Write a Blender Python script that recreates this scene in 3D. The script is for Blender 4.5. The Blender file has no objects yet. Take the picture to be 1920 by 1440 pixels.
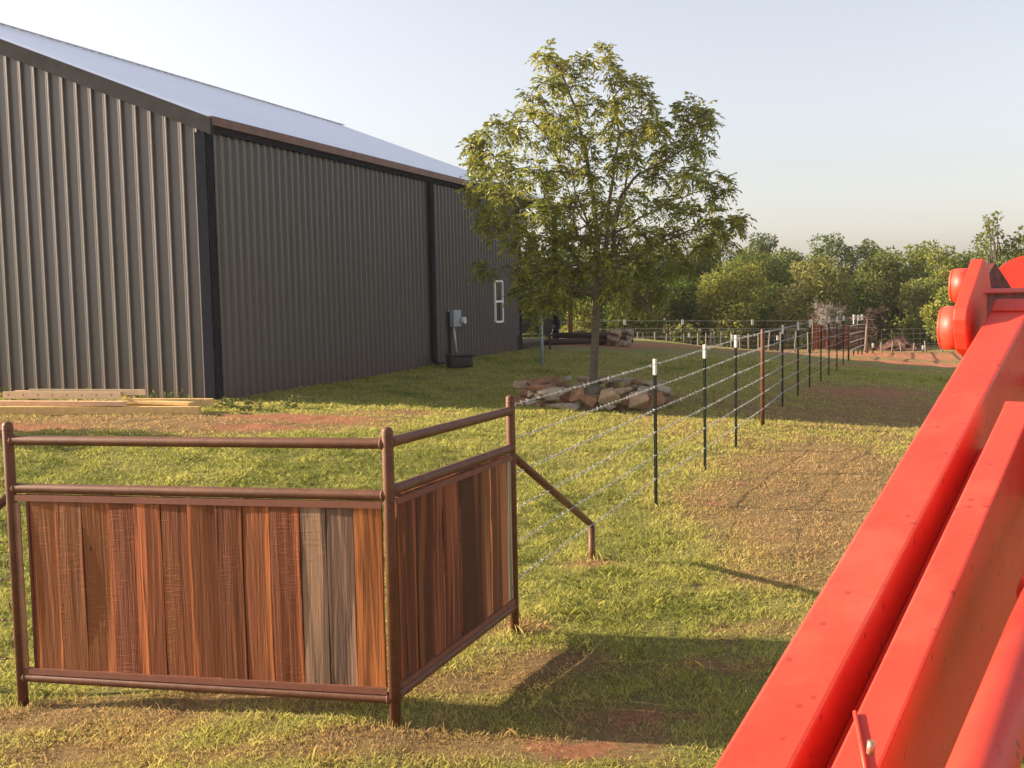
import bpy, bmesh, math, random
import numpy as np
from mathutils import Vector, Matrix
rng = np.random.default_rng(7)
random.seed(7)
sc = bpy.context.scene
# ------------------------------------------------------------------ camera
FPX, H = 2000.0, 2.3
ROLL, PITCH = 0.019, math.atan(161 / 2000.0)
cam_d = bpy.data.cameras.new("camera"); cam = bpy.data.objects.new("camera", cam_d)
sc.collection.objects.link(cam); sc.camera = cam
cam_d.sensor_width = 36; cam_d.lens = FPX / 1920 * 36; cam_d.clip_start = 0.05; cam_d.clip_end = 3000
RM = Matrix.Rotation(math.pi / 2 - PITCH, 3, 'X') @ Matrix.Rotation(-ROLL, 3, 'Z')
cam.matrix_world = Matrix.Translation((0, 0, H)) @ RM.to_4x4()
RN = np.array(RM)
# ------------------------------------------------------------------ light
SUN_DIR = math.radians(-10)      # heading in which the shadows run (x to the right, y away)
SUN_EL = math.radians(19.6)
EXPO = 1.35
HAZE = 0.00042
wd = bpy.data.worlds.new("World"); sc.world = wd; wd.use_nodes = True
nt = wd.node_tree; nt.nodes.clear()
sky = nt.nodes.new('ShaderNodeTexSky'); sky.sky_type = 'NISHITA'; sky.sun_disc = False
sky.sun_elevation = SUN_EL
to_sun = Vector((-math.cos(SUN_DIR) * math.cos(SUN_EL), -math.sin(SUN_DIR) * math.cos(SUN_EL), math.sin(SUN_EL)))
sky.sun_rotation = math.atan2(to_sun.x, to_sun.y)
sky.air_density = 1.2; sky.dust_density = 2.2; sky.ozone_density = 2.0; sky.altitude = 300
bg = nt.nodes.new('ShaderNodeBackground'); bg.inputs[1].default_value = 0.097
hs = nt.nodes.new('ShaderNodeHueSaturation'); hs.inputs['Saturation'].default_value = 0.45
wo = nt.nodes.new('ShaderNodeOutputWorld')
mx = nt.nodes.new('ShaderNodeMix'); mx.data_type = 'RGBA'; mx.blend_type = 'MULTIPLY'; mx.inputs[0].default_value = 1; mx.inputs[7].default_value = (1.04, .98, .985, 1)
nt.links.new(sky.outputs[0], hs.inputs['Color']); nt.links.new(hs.outputs[0], mx.inputs[6]); nt.links.new(mx.outputs[2], bg.inputs[0]); nt.links.new(bg.outputs[0], wo.inputs[0])
sl = bpy.data.lights.new("sun", 'SUN'); sl.energy = 5.0; sl.angle = math.radians(0.6); sl.color = (1.0, 0.80, 0.58)
so = bpy.data.objects.new("sun", sl); sc.collection.objects.link(so)
so.rotation_euler = to_sun.to_track_quat('Z', 'Y').to_euler()
sc.view_settings.view_transform = 'Standard'; sc.view_settings.look = 'None'
sc.view_settings.exposure = EXPO; sc.view_settings.gamma = 1
try:
    sc.cycles.max_bounces = 6; sc.cycles.transparent_max_bounces = 6
except Exception: pass

# ------------------------------------------------------------------ terrain
def smooth(e0, e1, v):
    t = np.clip((v - e0) / (e1 - e0), 0, 1); return t * t * (3 - 2 * t)
def vnoise(x, y, s, seed=0):
    x = np.asarray(x, float) / s + seed * 17.3; y = np.asarray(y, float) / s - seed * 9.1
    xi = np.floor(x); yi = np.floor(y); fx = x - xi; fy = y - yi
    fx = fx * fx * (3 - 2 * fx); fy = fy * fy * (3 - 2 * fy)
    def h(a, b):
        v = np.sin(a * 127.1 + b * 311.7 + seed * 74.7) * 43758.5453; return v - np.floor(v)
    return (h(xi, yi) * (1 - fx) + h(xi + 1, yi) * fx) * (1 - fy) + (h(xi, yi + 1) * (1 - fx) + h(xi + 1, yi + 1) * fx) * fy
def T0(x, y):
    x = np.asarray(x, float); y = np.asarray(y, float)
    A = np.interp(x, [-60, -8, -5.4, 0, 3, 6.7, 12, 40], [.5, .55, .5, .32, .23, .04, -.2, -.3])
    B = np.interp(x, [-60, 1.8, 6.6, 10.4, 12.3, 15.7, 40], [.65, .65, .41, .07, -.2, -.5, -.6])
    z = A * smooth(8, 17.5, y)
    k = np.clip((y - 19) / 19, 0, 1); z = z * (1 - k) + B * k
    k2 = smooth(42, 56, y); z = z * (1 - k2) - .75 * k2
    z = z - .10 * smooth(-.9, -2.9, x) * smooth(10, 7.5, y)
    return z
def TZ(x, y):
    x = np.asarray(x, float); y = np.asarray(y, float)
    n = (vnoise(x, y, .9, 1) - .5) * .05 + (vnoise(x, y, .28, 2) - .5) * .025
    n2 = (vnoise(x, y, 2.5, 3) - .5) * .25 * np.exp(-((y - 43) / 3.0) ** 2)
    return T0(x, y) + n + n2
def ray(px, py): return RN @ np.array([(px - 960) / FPX, (720 - py) / FPX, -1.0])
def G(px, py):
    r = ray(px, py); t = 3.0
    for i in range(4000):
        p = r * t; z = H + p[2]; g = float(T0(p[0], p[1]))
        if z <= g: break
        t += max(0.004, (z - g) * .3)
    return Vector((p[0], p[1], g))
def at(px, py, Y):
    r = ray(px, py); s = Y / r[1]; return Vector((r[0] * s, Y, H + r[2] * s))
def on_plane(px, py, P0, n):
    r = Vector(ray(px, py)); o = Vector((0, 0, H)); t = (Vector(P0) - o).dot(n) / r.dot(n); return o + r * t

# ------------------------------------------------------------------ object helpers
ORG = {}
def setp(o, label=None, cat=None, group=None, kind=None):
    if label: o['label'] = label
    if cat: o['category'] = cat
    if group: o['group'] = group
    if kind: o['kind'] = kind
    return o
def thing(name, label, cat, loc, group=None):
    o = bpy.data.objects.new(name, None); sc.collection.objects.link(o)
    o.location = loc; o.empty_display_size = .1; ORG[o.name] = Vector(loc)
    return setp(o, label, cat, group)
def link_mesh(name, me, mat, parent=None, loc=None):
    o = bpy.data.objects.new(name, me); sc.collection.objects.link(o)
    if mat: me.materials.append(mat)
    if parent is not None:
        off = ORG[parent.name]; me.transform(Matrix.Translation(-off)); o.parent = parent; ORG[o.name] = off
    elif loc is not None:
        loc = Vector(loc); me.transform(Matrix.Translation(-loc)); o.location = loc; ORG[o.name] = loc
    else: ORG[o.name] = Vector((0, 0, 0))
    return o
class MB:
    def __init__(s): s.v = []; s.f = []; s.sm = []
    def add(s, vs, fs, smooth=False):
        b = len(s.v); s.v += [tuple(p) for p in vs]; s.f += [tuple(b + i for i in f) for f in fs]; s.sm += [smooth] * len(fs); return s
    def hexa(s, p):     # 8 points: bottom 4, top 4
        return s.add(p, [(0, 3, 2, 1), (4, 5, 6, 7), (0, 1, 5, 4), (1, 2, 6, 5), (2, 3, 7, 6), (3, 0, 4, 7)])
    def bar(s, a, b, wv, tv):   # box from a to b, width vector wv, thickness tv, centred
        a, b, wv, tv = map(Vector, (a, b, wv, tv)); w = wv / 2; t = tv / 2
        return s.hexa([a - w - t, a + w - t, a + w + t, a - w + t, b - w - t, b + w - t, b + w + t, b - w + t])
    def box(s, c, sx, sy, sz, rz=0):
        c = Vector(c); M = Matrix.Rotation(rz, 3, 'Z')
        return s.hexa([c + M @ Vector((x * sx / 2, y * sy / 2, z * sz / 2)) for z in (-1, 1) for x, y in ((-1, -1), (1, -1), (1, 1), (-1, 1))])
    def tube(s, pts, rad, n=10, cap=True, dome=False):
        pts = [Vector(p) for p in pts]
        if not hasattr(rad, '__len__'): rad = [rad] * len(pts)
        if dome:
            d = (pts[-1] - pts[-2]).normalized(); r = rad[-1]; e = pts[-1]; rad = list(rad); pts = list(pts)
            pts[-1] = e - d * r * .8; e0 = pts[-1]
            for k in (30, 55, 75, 88):
                pts.append(e0 + d * r * .8 * math.sin(math.radians(k))); rad.append(r * math.cos(math.radians(k)))
        b = len(s.v); prev = None
        for i, p in enumerate(pts):
            d = (pts[min(i + 1, len(pts) - 1)] - pts[max(i - 1, 0)])
            if d.length < 1e-9: d = Vector((0, 0, 1))
            d.normalize()
            u = prev - d * prev.dot(d) if prev is not None else d.cross(Vector((0, 0, 1)) if abs(d.z) < .9 else Vector((1, 0, 0)))
            if u.length < 1e-6: u = d.orthogonal()
            u.normalize(); prev = u; w = d.cross(u)
            for k in range(n):
                a = 2 * math.pi * k / n; s.v.append(tuple(p + (u * math.cos(a) + w * math.sin(a)) * rad[i]))
        for i in range(len(pts) - 1):
            for k in range(n):
                k2 = (k + 1) % n; s.f.append((b + i * n + k, b + i * n + k2, b + (i + 1) * n + k2, b + (i + 1) * n + k)); s.sm.append(True)
        if cap:
            s.f.append(tuple(b + k for k in range(n))[::-1]); s.sm.append(False)
            e = b + (len(pts) - 1) * n; s.f.append(tuple(e + k for k in range(n))); s.sm.append(False)
        return s
    def prism(s, poly, ext):    # polygon of points extruded by vector
        poly = [Vector(p) for p in poly]; ext = Vector(ext); n = len(poly)
        fs = [tuple(range(n))[::-1], tuple(range(n, 2 * n))] + [(i, (i + 1) % n, n + (i + 1) % n, n + i) for i in range(n)]
        return s.add(poly + [p + ext for p in poly], fs)
    def build(s, name, mat, parent=None, loc=None, bevel=0, col=None):
        me = bpy.data.meshes.new(name); me.from_pydata(s.v, [], s.f)
        me.polygons.foreach_set('use_smooth', s.sm)
        bm = bmesh.new(); bm.from_mesh(me); bmesh.ops.recalc_face_normals(bm, faces=bm.faces)
        if bevel:
            ed = [e for e in bm.edges if len(e.link_faces) == 2 and e.calc_face_angle(0) > .5]
            bmesh.ops.bevel(bm, geom=ed, offset=bevel, segments=2, affect='EDGES', profile=.6)
        bm.to_mesh(me); bm.free(); me.update()
        o = link_mesh(name, me, mat, parent, loc)
        if col: o.color = col
        return o
def quads_mesh(name, V, col=None, smooth=False, k=4):
    """V: (n,k,3) array -> mesh of n k-gons, col: (n,) tint value per face"""
    n = len(V); me = bpy.data.meshes.new(name)
    me.vertices.add(n * k); me.vertices.foreach_set('co', V.reshape(-1).astype(np.float32))
    me.loops.add(n * k); me.loops.foreach_set('vertex_index', np.arange(n * k, dtype=np.int32))
    me.polygons.add(n); me.polygons.foreach_set('loop_start', (np.arange(n) * k).astype(np.int32))
    try: me.polygons.foreach_set('loop_total', np.full(n, k, np.int32))
    except Exception: pass
    if col is not None:
        a = me.attributes.new('tint', 'FLOAT', 'POINT'); a.data.foreach_set('value', np.repeat(col, k).astype(np.float32))
    me.update(calc_edges=True)
    return me

# ------------------------------------------------------------------ materials
def mat(name):
    m = bpy.data.materials.new(name); m.use_nodes = True; m.node_tree.nodes.clear()
    return m, m.node_tree
class N:
    def __init__(s, name):
        s.m, s.t = mat(name); s.out = s.t.nodes.new('ShaderNodeOutputMaterial')
    def n(s, typ, **kw):
        o = s.t.nodes.new('ShaderNode' + typ)
        for k, v in kw.items():
            if k.startswith('_'): setattr(o, k[1:], v)
            else:
                key = k.replace('__', ' ')
                try: key = int(key[1:]) if key[0] == 'i' and key[1:].isdigit() else key
                except Exception: pass
                s.put(o.inputs[key], v)
        return o
    def put(s, inp, v):
        if isinstance(v, bpy.types.NodeSocket): s.t.links.new(v, inp)
        elif isinstance(v, bpy.types.Node): s.t.links.new(v.outputs[0], inp)
        else: inp.default_value = v
    def coord(s, scale=(1, 1, 1), kind='Object', rot=(0, 0, 0), off=None):
        tc = s.n('TexCoord'); mp = s.n('Mapping', i0=tc.outputs[kind]); mp.inputs['Scale'].default_value = scale; mp.inputs['Rotation'].default_value = rot
        if off is not None: s.put(mp.inputs['Location'], off)
        return mp
    def noise(s, vec, scale, detail=4, rough=.6, dist=0):
        o = s.n('TexNoise', Scale=scale, Detail=detail, Roughness=rough, Distortion=dist); s.put(o.inputs['Vector'], vec); return o
    def ramp(s, fac, pts):
        o = s.n('ValToRGB'); s.put(o.inputs[0], fac); e = o.color_ramp.elements
        while len(e) < len(pts): e.new(.5)
        for q, (p, c) in zip(e, pts):
            q.position = p; q.color = (c if hasattr(c, '__len__') else (c, c, c)) + ((1,) if (not hasattr(c, '__len__') or len(c) == 3) else ())
        return o
    def mix(s, f, a, b, mode='MIX'):
        o = s.n('Mix', _data_type='RGBA', _blend_type=mode); s.put(o.inputs[0], f)
        for i, v in ((6, a), (7, b)):
            if isinstance(v, tuple) and len(v) == 3: v = v + (1,)
            s.put(o.inputs[i], v)
        return o.outputs[2]
    def math(s, op, a, b=0.0):
        o = s.n('Math', _operation=op); s.put(o.inputs[0], a); s.put(o.inputs[1], b); return o.outputs[0]
    def bsdf(s, color, rough=.6, metal=0.0, bump=None, bstr=.3, bdist=.01, spec=.5, **kw):
        if isinstance(color, tuple) and len(color) == 3: color = color + (1,)
        b = s.n('BsdfPrincipled'); s.put(b.inputs['Base Color'], color); s.put(b.inputs['Roughness'], rough); s.put(b.inputs['Metallic'], metal)
        s.put(b.inputs['Specular IOR Level'], spec)
        for k, v in kw.items(): s.put(b.inputs[k.replace('__', ' ')], v)
        if bump is not None:
            bn = s.n('Bump', Strength=bstr, Distance=bdist); s.put(bn.inputs['Height'], bump); s.put(b.inputs['Normal'], bn)
        s.t.links.new(b.outputs[0], s.out.inputs[0]); s.b = b; return s.m
def simple(name, c, rough=.6, var=.25, scale=8, metal=0, bstr=.2, spec=.5, bd=.004):
    s = N(name); co = s.coord(); n1 = s.noise(co, scale, 5); n2 = s.noise(co, scale * 6, 3)
    f = s.ramp(n1, [(.3, 0.0), (.7, 1.0)])
    c1 = tuple(v * (1 - var) for v in c); c2 = tuple(min(1, v * (1 + var)) for v in c)
    return s.bsdf(s.mix(f, c1, c2), rough, metal, bump=n2, bstr=bstr, bdist=bd, spec=spec)
def foliage_mat(name, dark, light, yellow, trans=.45, ior=1.18):
    s = N(name); a = s.n('Attribute', _attribute_name='tint')
    c = s.ramp(a.outputs['Fac'], [(0, dark), (.55, light), (1, yellow)])
    d = s.n('BsdfDiffuse', Color=c); t = s.n('BsdfTranslucent', Color=c); g = s.n('BsdfGlossy', Roughness=.5, Color=(.22, .22, .18, 1))
    m1 = s.n('MixShader', i0=trans); s.put(m1.inputs[1], d); s.put(m1.inputs[2], t)
    fr = s.n('Fresnel', IOR=ior)
    m2 = s.n('MixShader', i0=fr); s.put(m2.inputs[1], m1); s.put(m2.inputs[2], g)
    s.t.links.new(m2.outputs[0], s.out.inputs[0]); return s.m

# ground: dirt / dry straw / green grass by attributes painted at world places
s = N('ground')
co = s.coord(); ad = s.n('Attribute', _attribute_name='dirt'); ay = s.n('Attribute', _attribute_name='dry')
nf = s.noise(co, 26, 8, .75); nm = s.noise(co, 3.2, 6, .65); nb = s.noise(co, .7, 4); nx = s.noise(s.coord((1, 3.5, 1)), 60, 4, .7)
green = s.ramp(nf, [(.25, (.075, .085, .025)), (.5, (.27, .26, .08)), (.75, (.46, .42, .15))])
dry = s.ramp(nf, [(.25, (.13, .08, .038)), (.5, (.29, .20, .09)), (.75, (.44, .31, .145))])
dirt = s.ramp(nf, [(.25, (.26, .10, .05)), (.5, (.42, .185, .10)), (.75, (.56, .31, .19))])
fy = s.math('ADD', ay.outputs['Fac'], s.math('MULTIPLY', s.math('SUBTRACT', nm, .5), 1.7)); fy = s.ramp(fy, [(.35, 0.), (.7, 1.)])
fd = s.math('ADD', s.math('ADD', ad.outputs['Fac'], s.math('MULTIPLY', s.math('SUBTRACT', nf, .5), 1.1)), s.math('MULTIPLY', s.math('SUBTRACT', nm, .5), 1.6)); fd = s.ramp(fd, [(.45, 0.), (.65, 1.)])
col = s.mix(fd, s.mix(fy, green.outputs[0], dry.outputs[0]), dirt.outputs[0])
M_ground = s.bsdf(col, .95, bump=s.math('ADD', nf, nx), bstr=.9, bdist=.035, spec=.1)

def grass_mat():
    s = N('grass'); a = s.n('Attribute', _attribute_name='tint')
    c = s.ramp(a.outputs['Fac'], [(0, (.14, .18, .035)), (.35, (.47, .46, .12)), (.6, (.55, .48, .16)), (.8, (.48, .33, .14)), (1, (.52, .36, .18))])
    d = s.n('BsdfDiffuse', Color=c); t = s.n('BsdfTranslucent', Color=c)
    m1 = s.n('MixShader', i0=.48); s.put(m1.inputs[1], d); s.put(m1.inputs[2], t)
    s.t.links.new(m1.outputs[0], s.out.inputs[0]); return s.m
M_grass = grass_mat()
# rusty pipe
s = N('rusty_pipe'); co = s.coord(); n1 = s.noise(co, 9, 6, .7); n2 = s.noise(co, 90, 4, .7)
c = s.mix(s.ramp(n1, [(.3, 0.), (.7, 1.)]), (.085, .031, .014), (.17, .066, .030))
c = s.mix(s.ramp(n2, [(.56, 0.), (.72, 1.)]), c, (.22, .12, .09))
M_pipe = s.bsdf(c, .55, bump=n2, bstr=.35, bdist=.003, spec=.4, Metallic=.1)
s = N('angle_iron'); co = s.coord(); n1 = s.noise(co, 12, 6, .7); n2 = s.noise(co, 80, 4, .7)
M_angle = s.bsdf(s.mix(n1, (.11, .034, .020), (.25, .085, .048)), .7, bump=n2, bstr=.3, bdist=.003)
# boards (object colour carries the wood's own tone)
s = N('rough_board'); oi = s.n('ObjectInfo'); rnd = s.math('MULTIPLY', oi.outputs['Random'], 37.0)
cx = s.n('CombineXYZ', X=rnd, Y=rnd, Z=rnd)
v1 = s.coord((1, 1, .07), off=cx); v2 = s.coord((1, 1, .25), off=cx); v3 = s.coord((.3, .3, 1), rot=(0, .12, 0))
g1 = s.noise(s.coord((1, 1, .035), off=cx), 110, 4, .6, .3); g2 = s.noise(s.coord((1, 1, .045), off=cx), 13, 4, .6, .5); g3 = s.noise(s.coord((1, 1, .03), off=cx), 12, 4, .55, .4)
saw = s.noise(s.coord((.10, .10, 1), rot=(0, .10, 0)), 110, 1, .4); lowf = s.noise(s.coord((1, 1, .5), off=cx), 5, 2)
base = oi.outputs['Color']
c = s.mix(s.ramp(g1, [(.38, .0), (.62, 1.)]), s.mix(1.0, base, (.86, .84, .82), 'MULTIPLY'), base)
c = s.mix(s.ramp(g3, [(.52, 0.), (.58, .85)]), c, s.mix(1.0, base, (2.3, 2.25, 2.0), 'MULTIPLY'))
c = s.mix(s.ramp(g2, [(.32, .6), (.43, 0.)]), c, s.mix(1.0, base, (.42, .36, .36), 'MULTIPLY'))
g4 = s.noise(s.coord((1, 1, .02), off=cx), 34, 2, .5, .5)
c = s.mix(s.ramp(g4, [(.27, .85), (.31, 0.)]), c, (.03, .014, .01))
vor = s.n('TexVoronoi', Scale=3.0); s.put(vor.inputs['Vector'], s.coord((1.8, 1.8, 1), off=cx))
c = s.mix(s.ramp(vor.outputs['Distance'], [(.03, .85), (.06, 0.)]), c, (.05, .02, .012))
sawm = s.math('MULTIPLY', s.ramp(saw, [(.50, 0.), (.68, 1.)]), s.math('MULTIPLY', s.ramp(lowf, [(.40, 0.), (.60, .55)]), s.ramp(oi.outputs['Random'], [(.35, .1), (.55, 1.)])))
c = s.mix(sawm, c, s.mix(1.0, base, (1.6, 1.5, 1.4), 'MULTIPLY'))
hgt = s.math('ADD', s.math('MULTIPLY', g2, 1.3), s.math('ADD', s.math('MULTIPLY', sawm, .28), s.math('MULTIPLY', g1, .25)))
M_board = s.bsdf(c, .75, bump=hgt, bstr=.8, bdist=.012, spec=.25)
M_wire = simple('galvanised_wire', (.46, .455, .44), .45, .2, 40, metal=.5)
M_tpost = simple('green_post_paint', (.014, .026, .019), .45, .3, 20, spec=.4)
M_white = simple('white_paint', (.78, .76, .72), .5, .06, 20)
M_red = None
s = N('red_paint'); co = s.coord(); n1 = s.noise(co, 6, 5); n2 = s.noise(co, 55, 3, .5); n3 = s.noise(co, 4, 2)
sp = s.n('TexVoronoi', Scale=30.0); s.put(sp.inputs['Vector'], co)
c = s.mix(s.ramp(n1, [(.3, 0.), (.7, 1.)]), (.62, .044, .022), (.70, .060, .032))
c = s.mix(s.ramp(sp.outputs['Distance'], [(.04, .55), (.09, 0.)]), c, (.25, .035, .02))
c = s.mix(s.ramp(n2, [(.60, 0.), (.72, .5)]), c, (.38, .04, .025))
n4 = s.noise(s.coord((1, 1, 1), rot=(.3, .2, .5)), 2.2, 6, .7)
c = s.mix(s.ramp(n4, [(.52, 0.), (.72, .35)]), c, (.62, .16, .10))
vs_ = s.n('TexVoronoi', Scale=20.0, _feature='F1'); s.put(vs_.inputs['Vector'], co)
c = s.mix(s.ramp(vs_.outputs['Distance'], [(.09, .75), (.15, 0.)]), c, (.20, .03, .02))
M_red = s.bsdf(c, s.ramp(n1, [(.2, .38), (.8, .56)]), bump=n2, bstr=.06, bdist=.003, spec=.4)
s = N('greasy_shaded_red_paint'); co = s.coord(); n1 = s.noise(co, 12, 5, .7)  # grease smudges plus the pivot's deep shade, both darkened into the colour
M_grease_shade = s.bsdf(s.mix(s.ramp(n1, [(.35, 0.), (.6, 1.)]), (.28, .025, .018), (.03, .015, .014)), .6, bump=n1, bstr=.2, bdist=.003)
M_redbolt = simple('worn_bolt', (.42, .30, .2), .4, .3, 60, metal=.7)
# barn
s = N('barn_sheet'); co = s.coord(); n1 = s.noise(s.coord((1, 1, .25)), 2.0, 4); n2 = s.noise(co, 30, 3)
sz_ = s.n('SeparateXYZ'); s.put(sz_.inputs[0], co)
ds_ = s.math('ADD', s.math('MULTIPLY', sz_.outputs[2], -.9), s.math('ADD', s.math('MULTIPLY', s.noise(s.coord((1, 1, .5)), 3.5, 5, .7), 1.2), .2))
M_sheet = s.bsdf(s.mix(s.ramp(ds_, [(.1, 0.), (.9, .45)]), s.mix(n1, (.098, .091, .089), (.125, .116, .113)), (.14, .08, .058)), .30, bump=n2, bstr=.03, bdist=.002, spec=.35)
M_trim = simple('dark_trim', (.018, .021, .030), 1.0, .2, 6, spec=.0)
s = N('barn_roof'); co = s.coord(); n1 = s.noise(co, .6, 3)
M_roof = s.bsdf(s.mix(n1, (.74, .78, .86), (.82, .85, .92)), .34, .5, spec=.5)
M_fascia = simple('brown_fascia', (.14, .058, .034), .5, .3, 3)
M_gfascia = simple('grey_fascia', (.05, .05, .054), 1.0, .2, 3, spec=.0)
s = N('window_glass'); M_glass = s.bsdf((.015, .018, .02), .06, spec=.8)
M_soffit = simple('dark_soffit', (.03, .028, .028), .8)
M_plastic = simple('grey_plastic', (.30, .33, .36), .5, .1)
M_blackp = simple('black_plastic', (.012, .013, .015), .5, .3)
M_conduit = simple('pale_conduit', (.55, .55, .52), .5, .1)
M_darkwood = simple('dark_wood', (.055, .035, .028), .8, .3, 10)
M_brownpost = simple('brown_post', (.20, .07, .04), .8, .3, 8)
def wood(name, a, b):
    s = N(name); n1 = s.noise(s.coord((1, .4, 1)), 14, 5, .6, .5); n2 = s.noise(s.coord(), 60, 3)
    return s.bsdf(s.mix(s.ramp(n1, [(.3, 0.), (.7, 1.)]), a, b), .75, bump=n2, bstr=.3, bdist=.003)
M_lumber = wood('yellow_lumber', (.62, .38, .13), (.80, .55, .24))
M_lumber2 = wood('pink_lumber', (.62, .36, .22), (.76, .50, .32))
M_ladder = simple('cream_rail', (.80, .60, .36), .5, .1, 12)
M_bark = simple('bark', (.12, .095, .07), .9, .35, 14, bstr=.6, bd=.01)
M_barkl = simple('pale_bark', (.22, .18, .14), .9, .3, 14, bstr=.6, bd=.01)
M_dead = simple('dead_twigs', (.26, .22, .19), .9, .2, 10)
M_addedbrown = simple('added_brown_twigs', (.085, .055, .036), .9, .3, 10)
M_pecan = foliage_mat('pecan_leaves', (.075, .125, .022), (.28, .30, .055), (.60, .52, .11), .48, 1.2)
M_fol = foliage_mat('woodland_leaves', (.045, .085, .016), (.15, .19, .038), (.33, .32, .075), .3, 1.02)
M_folg = foliage_mat('olive_leaves', (.05, .078, .02), (.165, .185, .05), (.33, .31, .10), .3, 1.02)
def rockmat(name, a, b):
    s = N(name); n1 = s.noise(s.coord(), 5, 6, .65); n2 = s.noise(s.coord(), 30, 5, .7)
    return s.bsdf(s.mix(s.ramp(n1, [(.35, 0.), (.65, 1.)]), a, b), .9, bump=n2, bstr=.7, bdist=.02, spec=.2)
ROCKM = {'rust': rockmat('rust_sandstone', (.20, .095, .055), (.36, .20, .12)), 'tan': rockmat('tan_sandstone', (.30, .20, .13), (.46, .33, .22)),
         'grey': rockmat('grey_stone', (.26, .21, .155), (.42, .35, .265)), 'dark': rockmat('dark_stone', (.065, .06, .05), (.13, .12, .10))}
M_soil = rockmat('brown_soil', (.07, .035, .024), (.16, .08, .055))

# ------------------------------------------------------------------ ground sheet
A0, B0, C0, D0 = (-3.012, 6.323, -.10), (-.663, 5.59, 0.0), (-.014, 7.21, 0.0), None
def pt(px, py): p = G(px, py); return (p.x, p.y)
# patches: (x, y, rx, ry, rot, dirt, dry)
PATCH = []
def patch(px, py, rx, ry, rot=0, dirt=0, dry=0):
    x, y = pt(px, py); PATCH.append((x, y, rx, ry, rot, dirt, dry))
patch(560, 783, 1.6, .75, -.1, 1.0, .8); patch(470, 800, 1.0, .5, 0, .85, .6); patch(770, 775, 1.0, .35, 0, .4, 1.1); patch(120, 790, 3, .8, 0, .3, 1.0)
patch(330, 795, 2, .7, 0, .35, .9); patch(60, 800, 1.5, .6, 0, .75, .6)
patch(1640, 690, 3.5, 1.5, 0, .6, .6); patch(1700, 668, 5.0, 3.2, 0, 1.5, .5); patch(1600, 663, 3.5, 1.6, 0, 1.2, .5); patch(1760, 685, 4, 2, 0, 1.3, .5); patch(1620, 735, 2.2, 1.6, .3, .8, .6); patch(1560, 780, 1.5, 1.2, 0, .45, .6)
patch(1640, 735, .7, .6, 0, 1.1, 0)
patch(1600, 870, .8, 2.6, 0, .2, .75); patch(1560, 1000, .8, 1.6, 0, .2, .7); patch(1500, 880, .8, 1.2, 0, .05, .5)
patch(1420, 960, .9, 1.1, 0, 0, .35); patch(1520, 930, .5, .4, 0, .5, .5); patch(1690, 760, 1.4, 2, 0, .5, .5)
patch(1340, 945, .2, .12, 0, .6, .4); patch(1440, 880, .3, .25, 0, .75, .3); patch(1380, 910, .3, .1, 0, .5, .8)
patch(1080, 1405, .5, .2, 0, .72, .6); patch(1180, 1350, .55, .3, 0, .62, .5); patch(1350, 1250, .5, .4, 0, .55, .4)
patch(1040, 1240, .35, .25, 0, .45, 1.0); patch(980, 1175, .25, .2, 0, .5, .9); patch(900, 1280, .5, .18, 0, .25, .9)
patch(1110, 1060, .30, .18, 0, .55, .9); patch(1410, 1180, .5, .3, 0, .4, .5); patch(1420, 1090, .5, .3, 0, .15, .5)
patch(40, 1340, .35, .2, 0, .3, .8); patch(100, 1420, .5, .15, 0, .25, .7); patch(450, 1420, .8, .12, 0, .15, .6); patch(680, 1385, .3, .1, 0, .3, .8)
patch(300, 1340, 1.2, .3, 0, 0, .45); patch(880, 1400, .4, .2, 0, .1, .5); patch(430, 1310, .3, .12, 0, .35, .7)
patch(1300, 650, 5, 1.3, 0, 1.2, .3); patch(1120, 648, 3, 1.2, 0, .9, .4); patch(1450, 655, 3, 1.6, 0, 1.0, .6)
patch(1120, 668, 3, 1.0, 0, .45, .3); patch(1060, 722, 1.6, .7, 0, .55, .2); patch(1000, 600, 9, 2, 0, .6, .5)
patch(870, 735, .6, .25, 0, .1, .5)
def masks(x, y):
    x = np.asarray(x, float); y = np.asarray(y, float)
    d = np.zeros_like(x); r = .30 + (vnoise(x, y, 1.7, 5) - .5) * .45
    for (cx, cy, rx, ry, rot, dd, dr) in PATCH:
        c, s_ = math.cos(rot), math.sin(rot); u = ((x - cx) * c + (y - cy) * s_) / rx; v = (-(x - cx) * s_ + (y - cy) * c) / ry
        w = np.exp(-(u * u + v * v)); d = np.maximum(d, w * dd); r = r + w * dr
    r = r + .30 * smooth(1.3, 3.0, x) * smooth(30, 14, y)          # worn side of the track
    r = r - .22 * smooth(2, -1, x) * smooth(8, 9, y) * smooth(17, 14, y)
    r = r + .3 * smooth(40, 44, y)
    return d, np.clip(r, 0, 1.3)
def axis(segs):
    out = []
    for a, b, n in segs: out += list(np.linspace(a, b, n, endpoint=False))
    return np.array(out)
xs = axis([(-900, -60, 10), (-60, -12, 36), (-12, -5, 70), (-5, 6, 240), (6, 18, 100), (18, 60, 40), (60, 901, 11)])
ys = axis([(-900, -30, 8), (-30, 3.5, 22), (3.5, 12, 200), (12, 26, 170), (26, 60, 110), (60, 130, 30), (130, 900, 14)])
X, Y = np.meshgrid(xs, ys); Z = TZ(X, Y)
me = bpy.data.meshes.new('ground'); nx_, ny_ = len(xs), len(ys)
me.vertices.add(nx_ * ny_); me.vertices.foreach_set('co', np.stack([X, Y, Z], -1).reshape(-1).astype(np.float32))
i = np.arange(ny_ - 1)[:, None] * nx_ + np.arange(nx_ - 1)[None, :]; q = np.stack([i, i + 1, i + nx_ + 1, i + nx_], -1).reshape(-1)
nf_ = (nx_ - 1) * (ny_ - 1); me.loops.add(nf_ * 4); me.loops.foreach_set('vertex_index', q.astype(np.int32))
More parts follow.
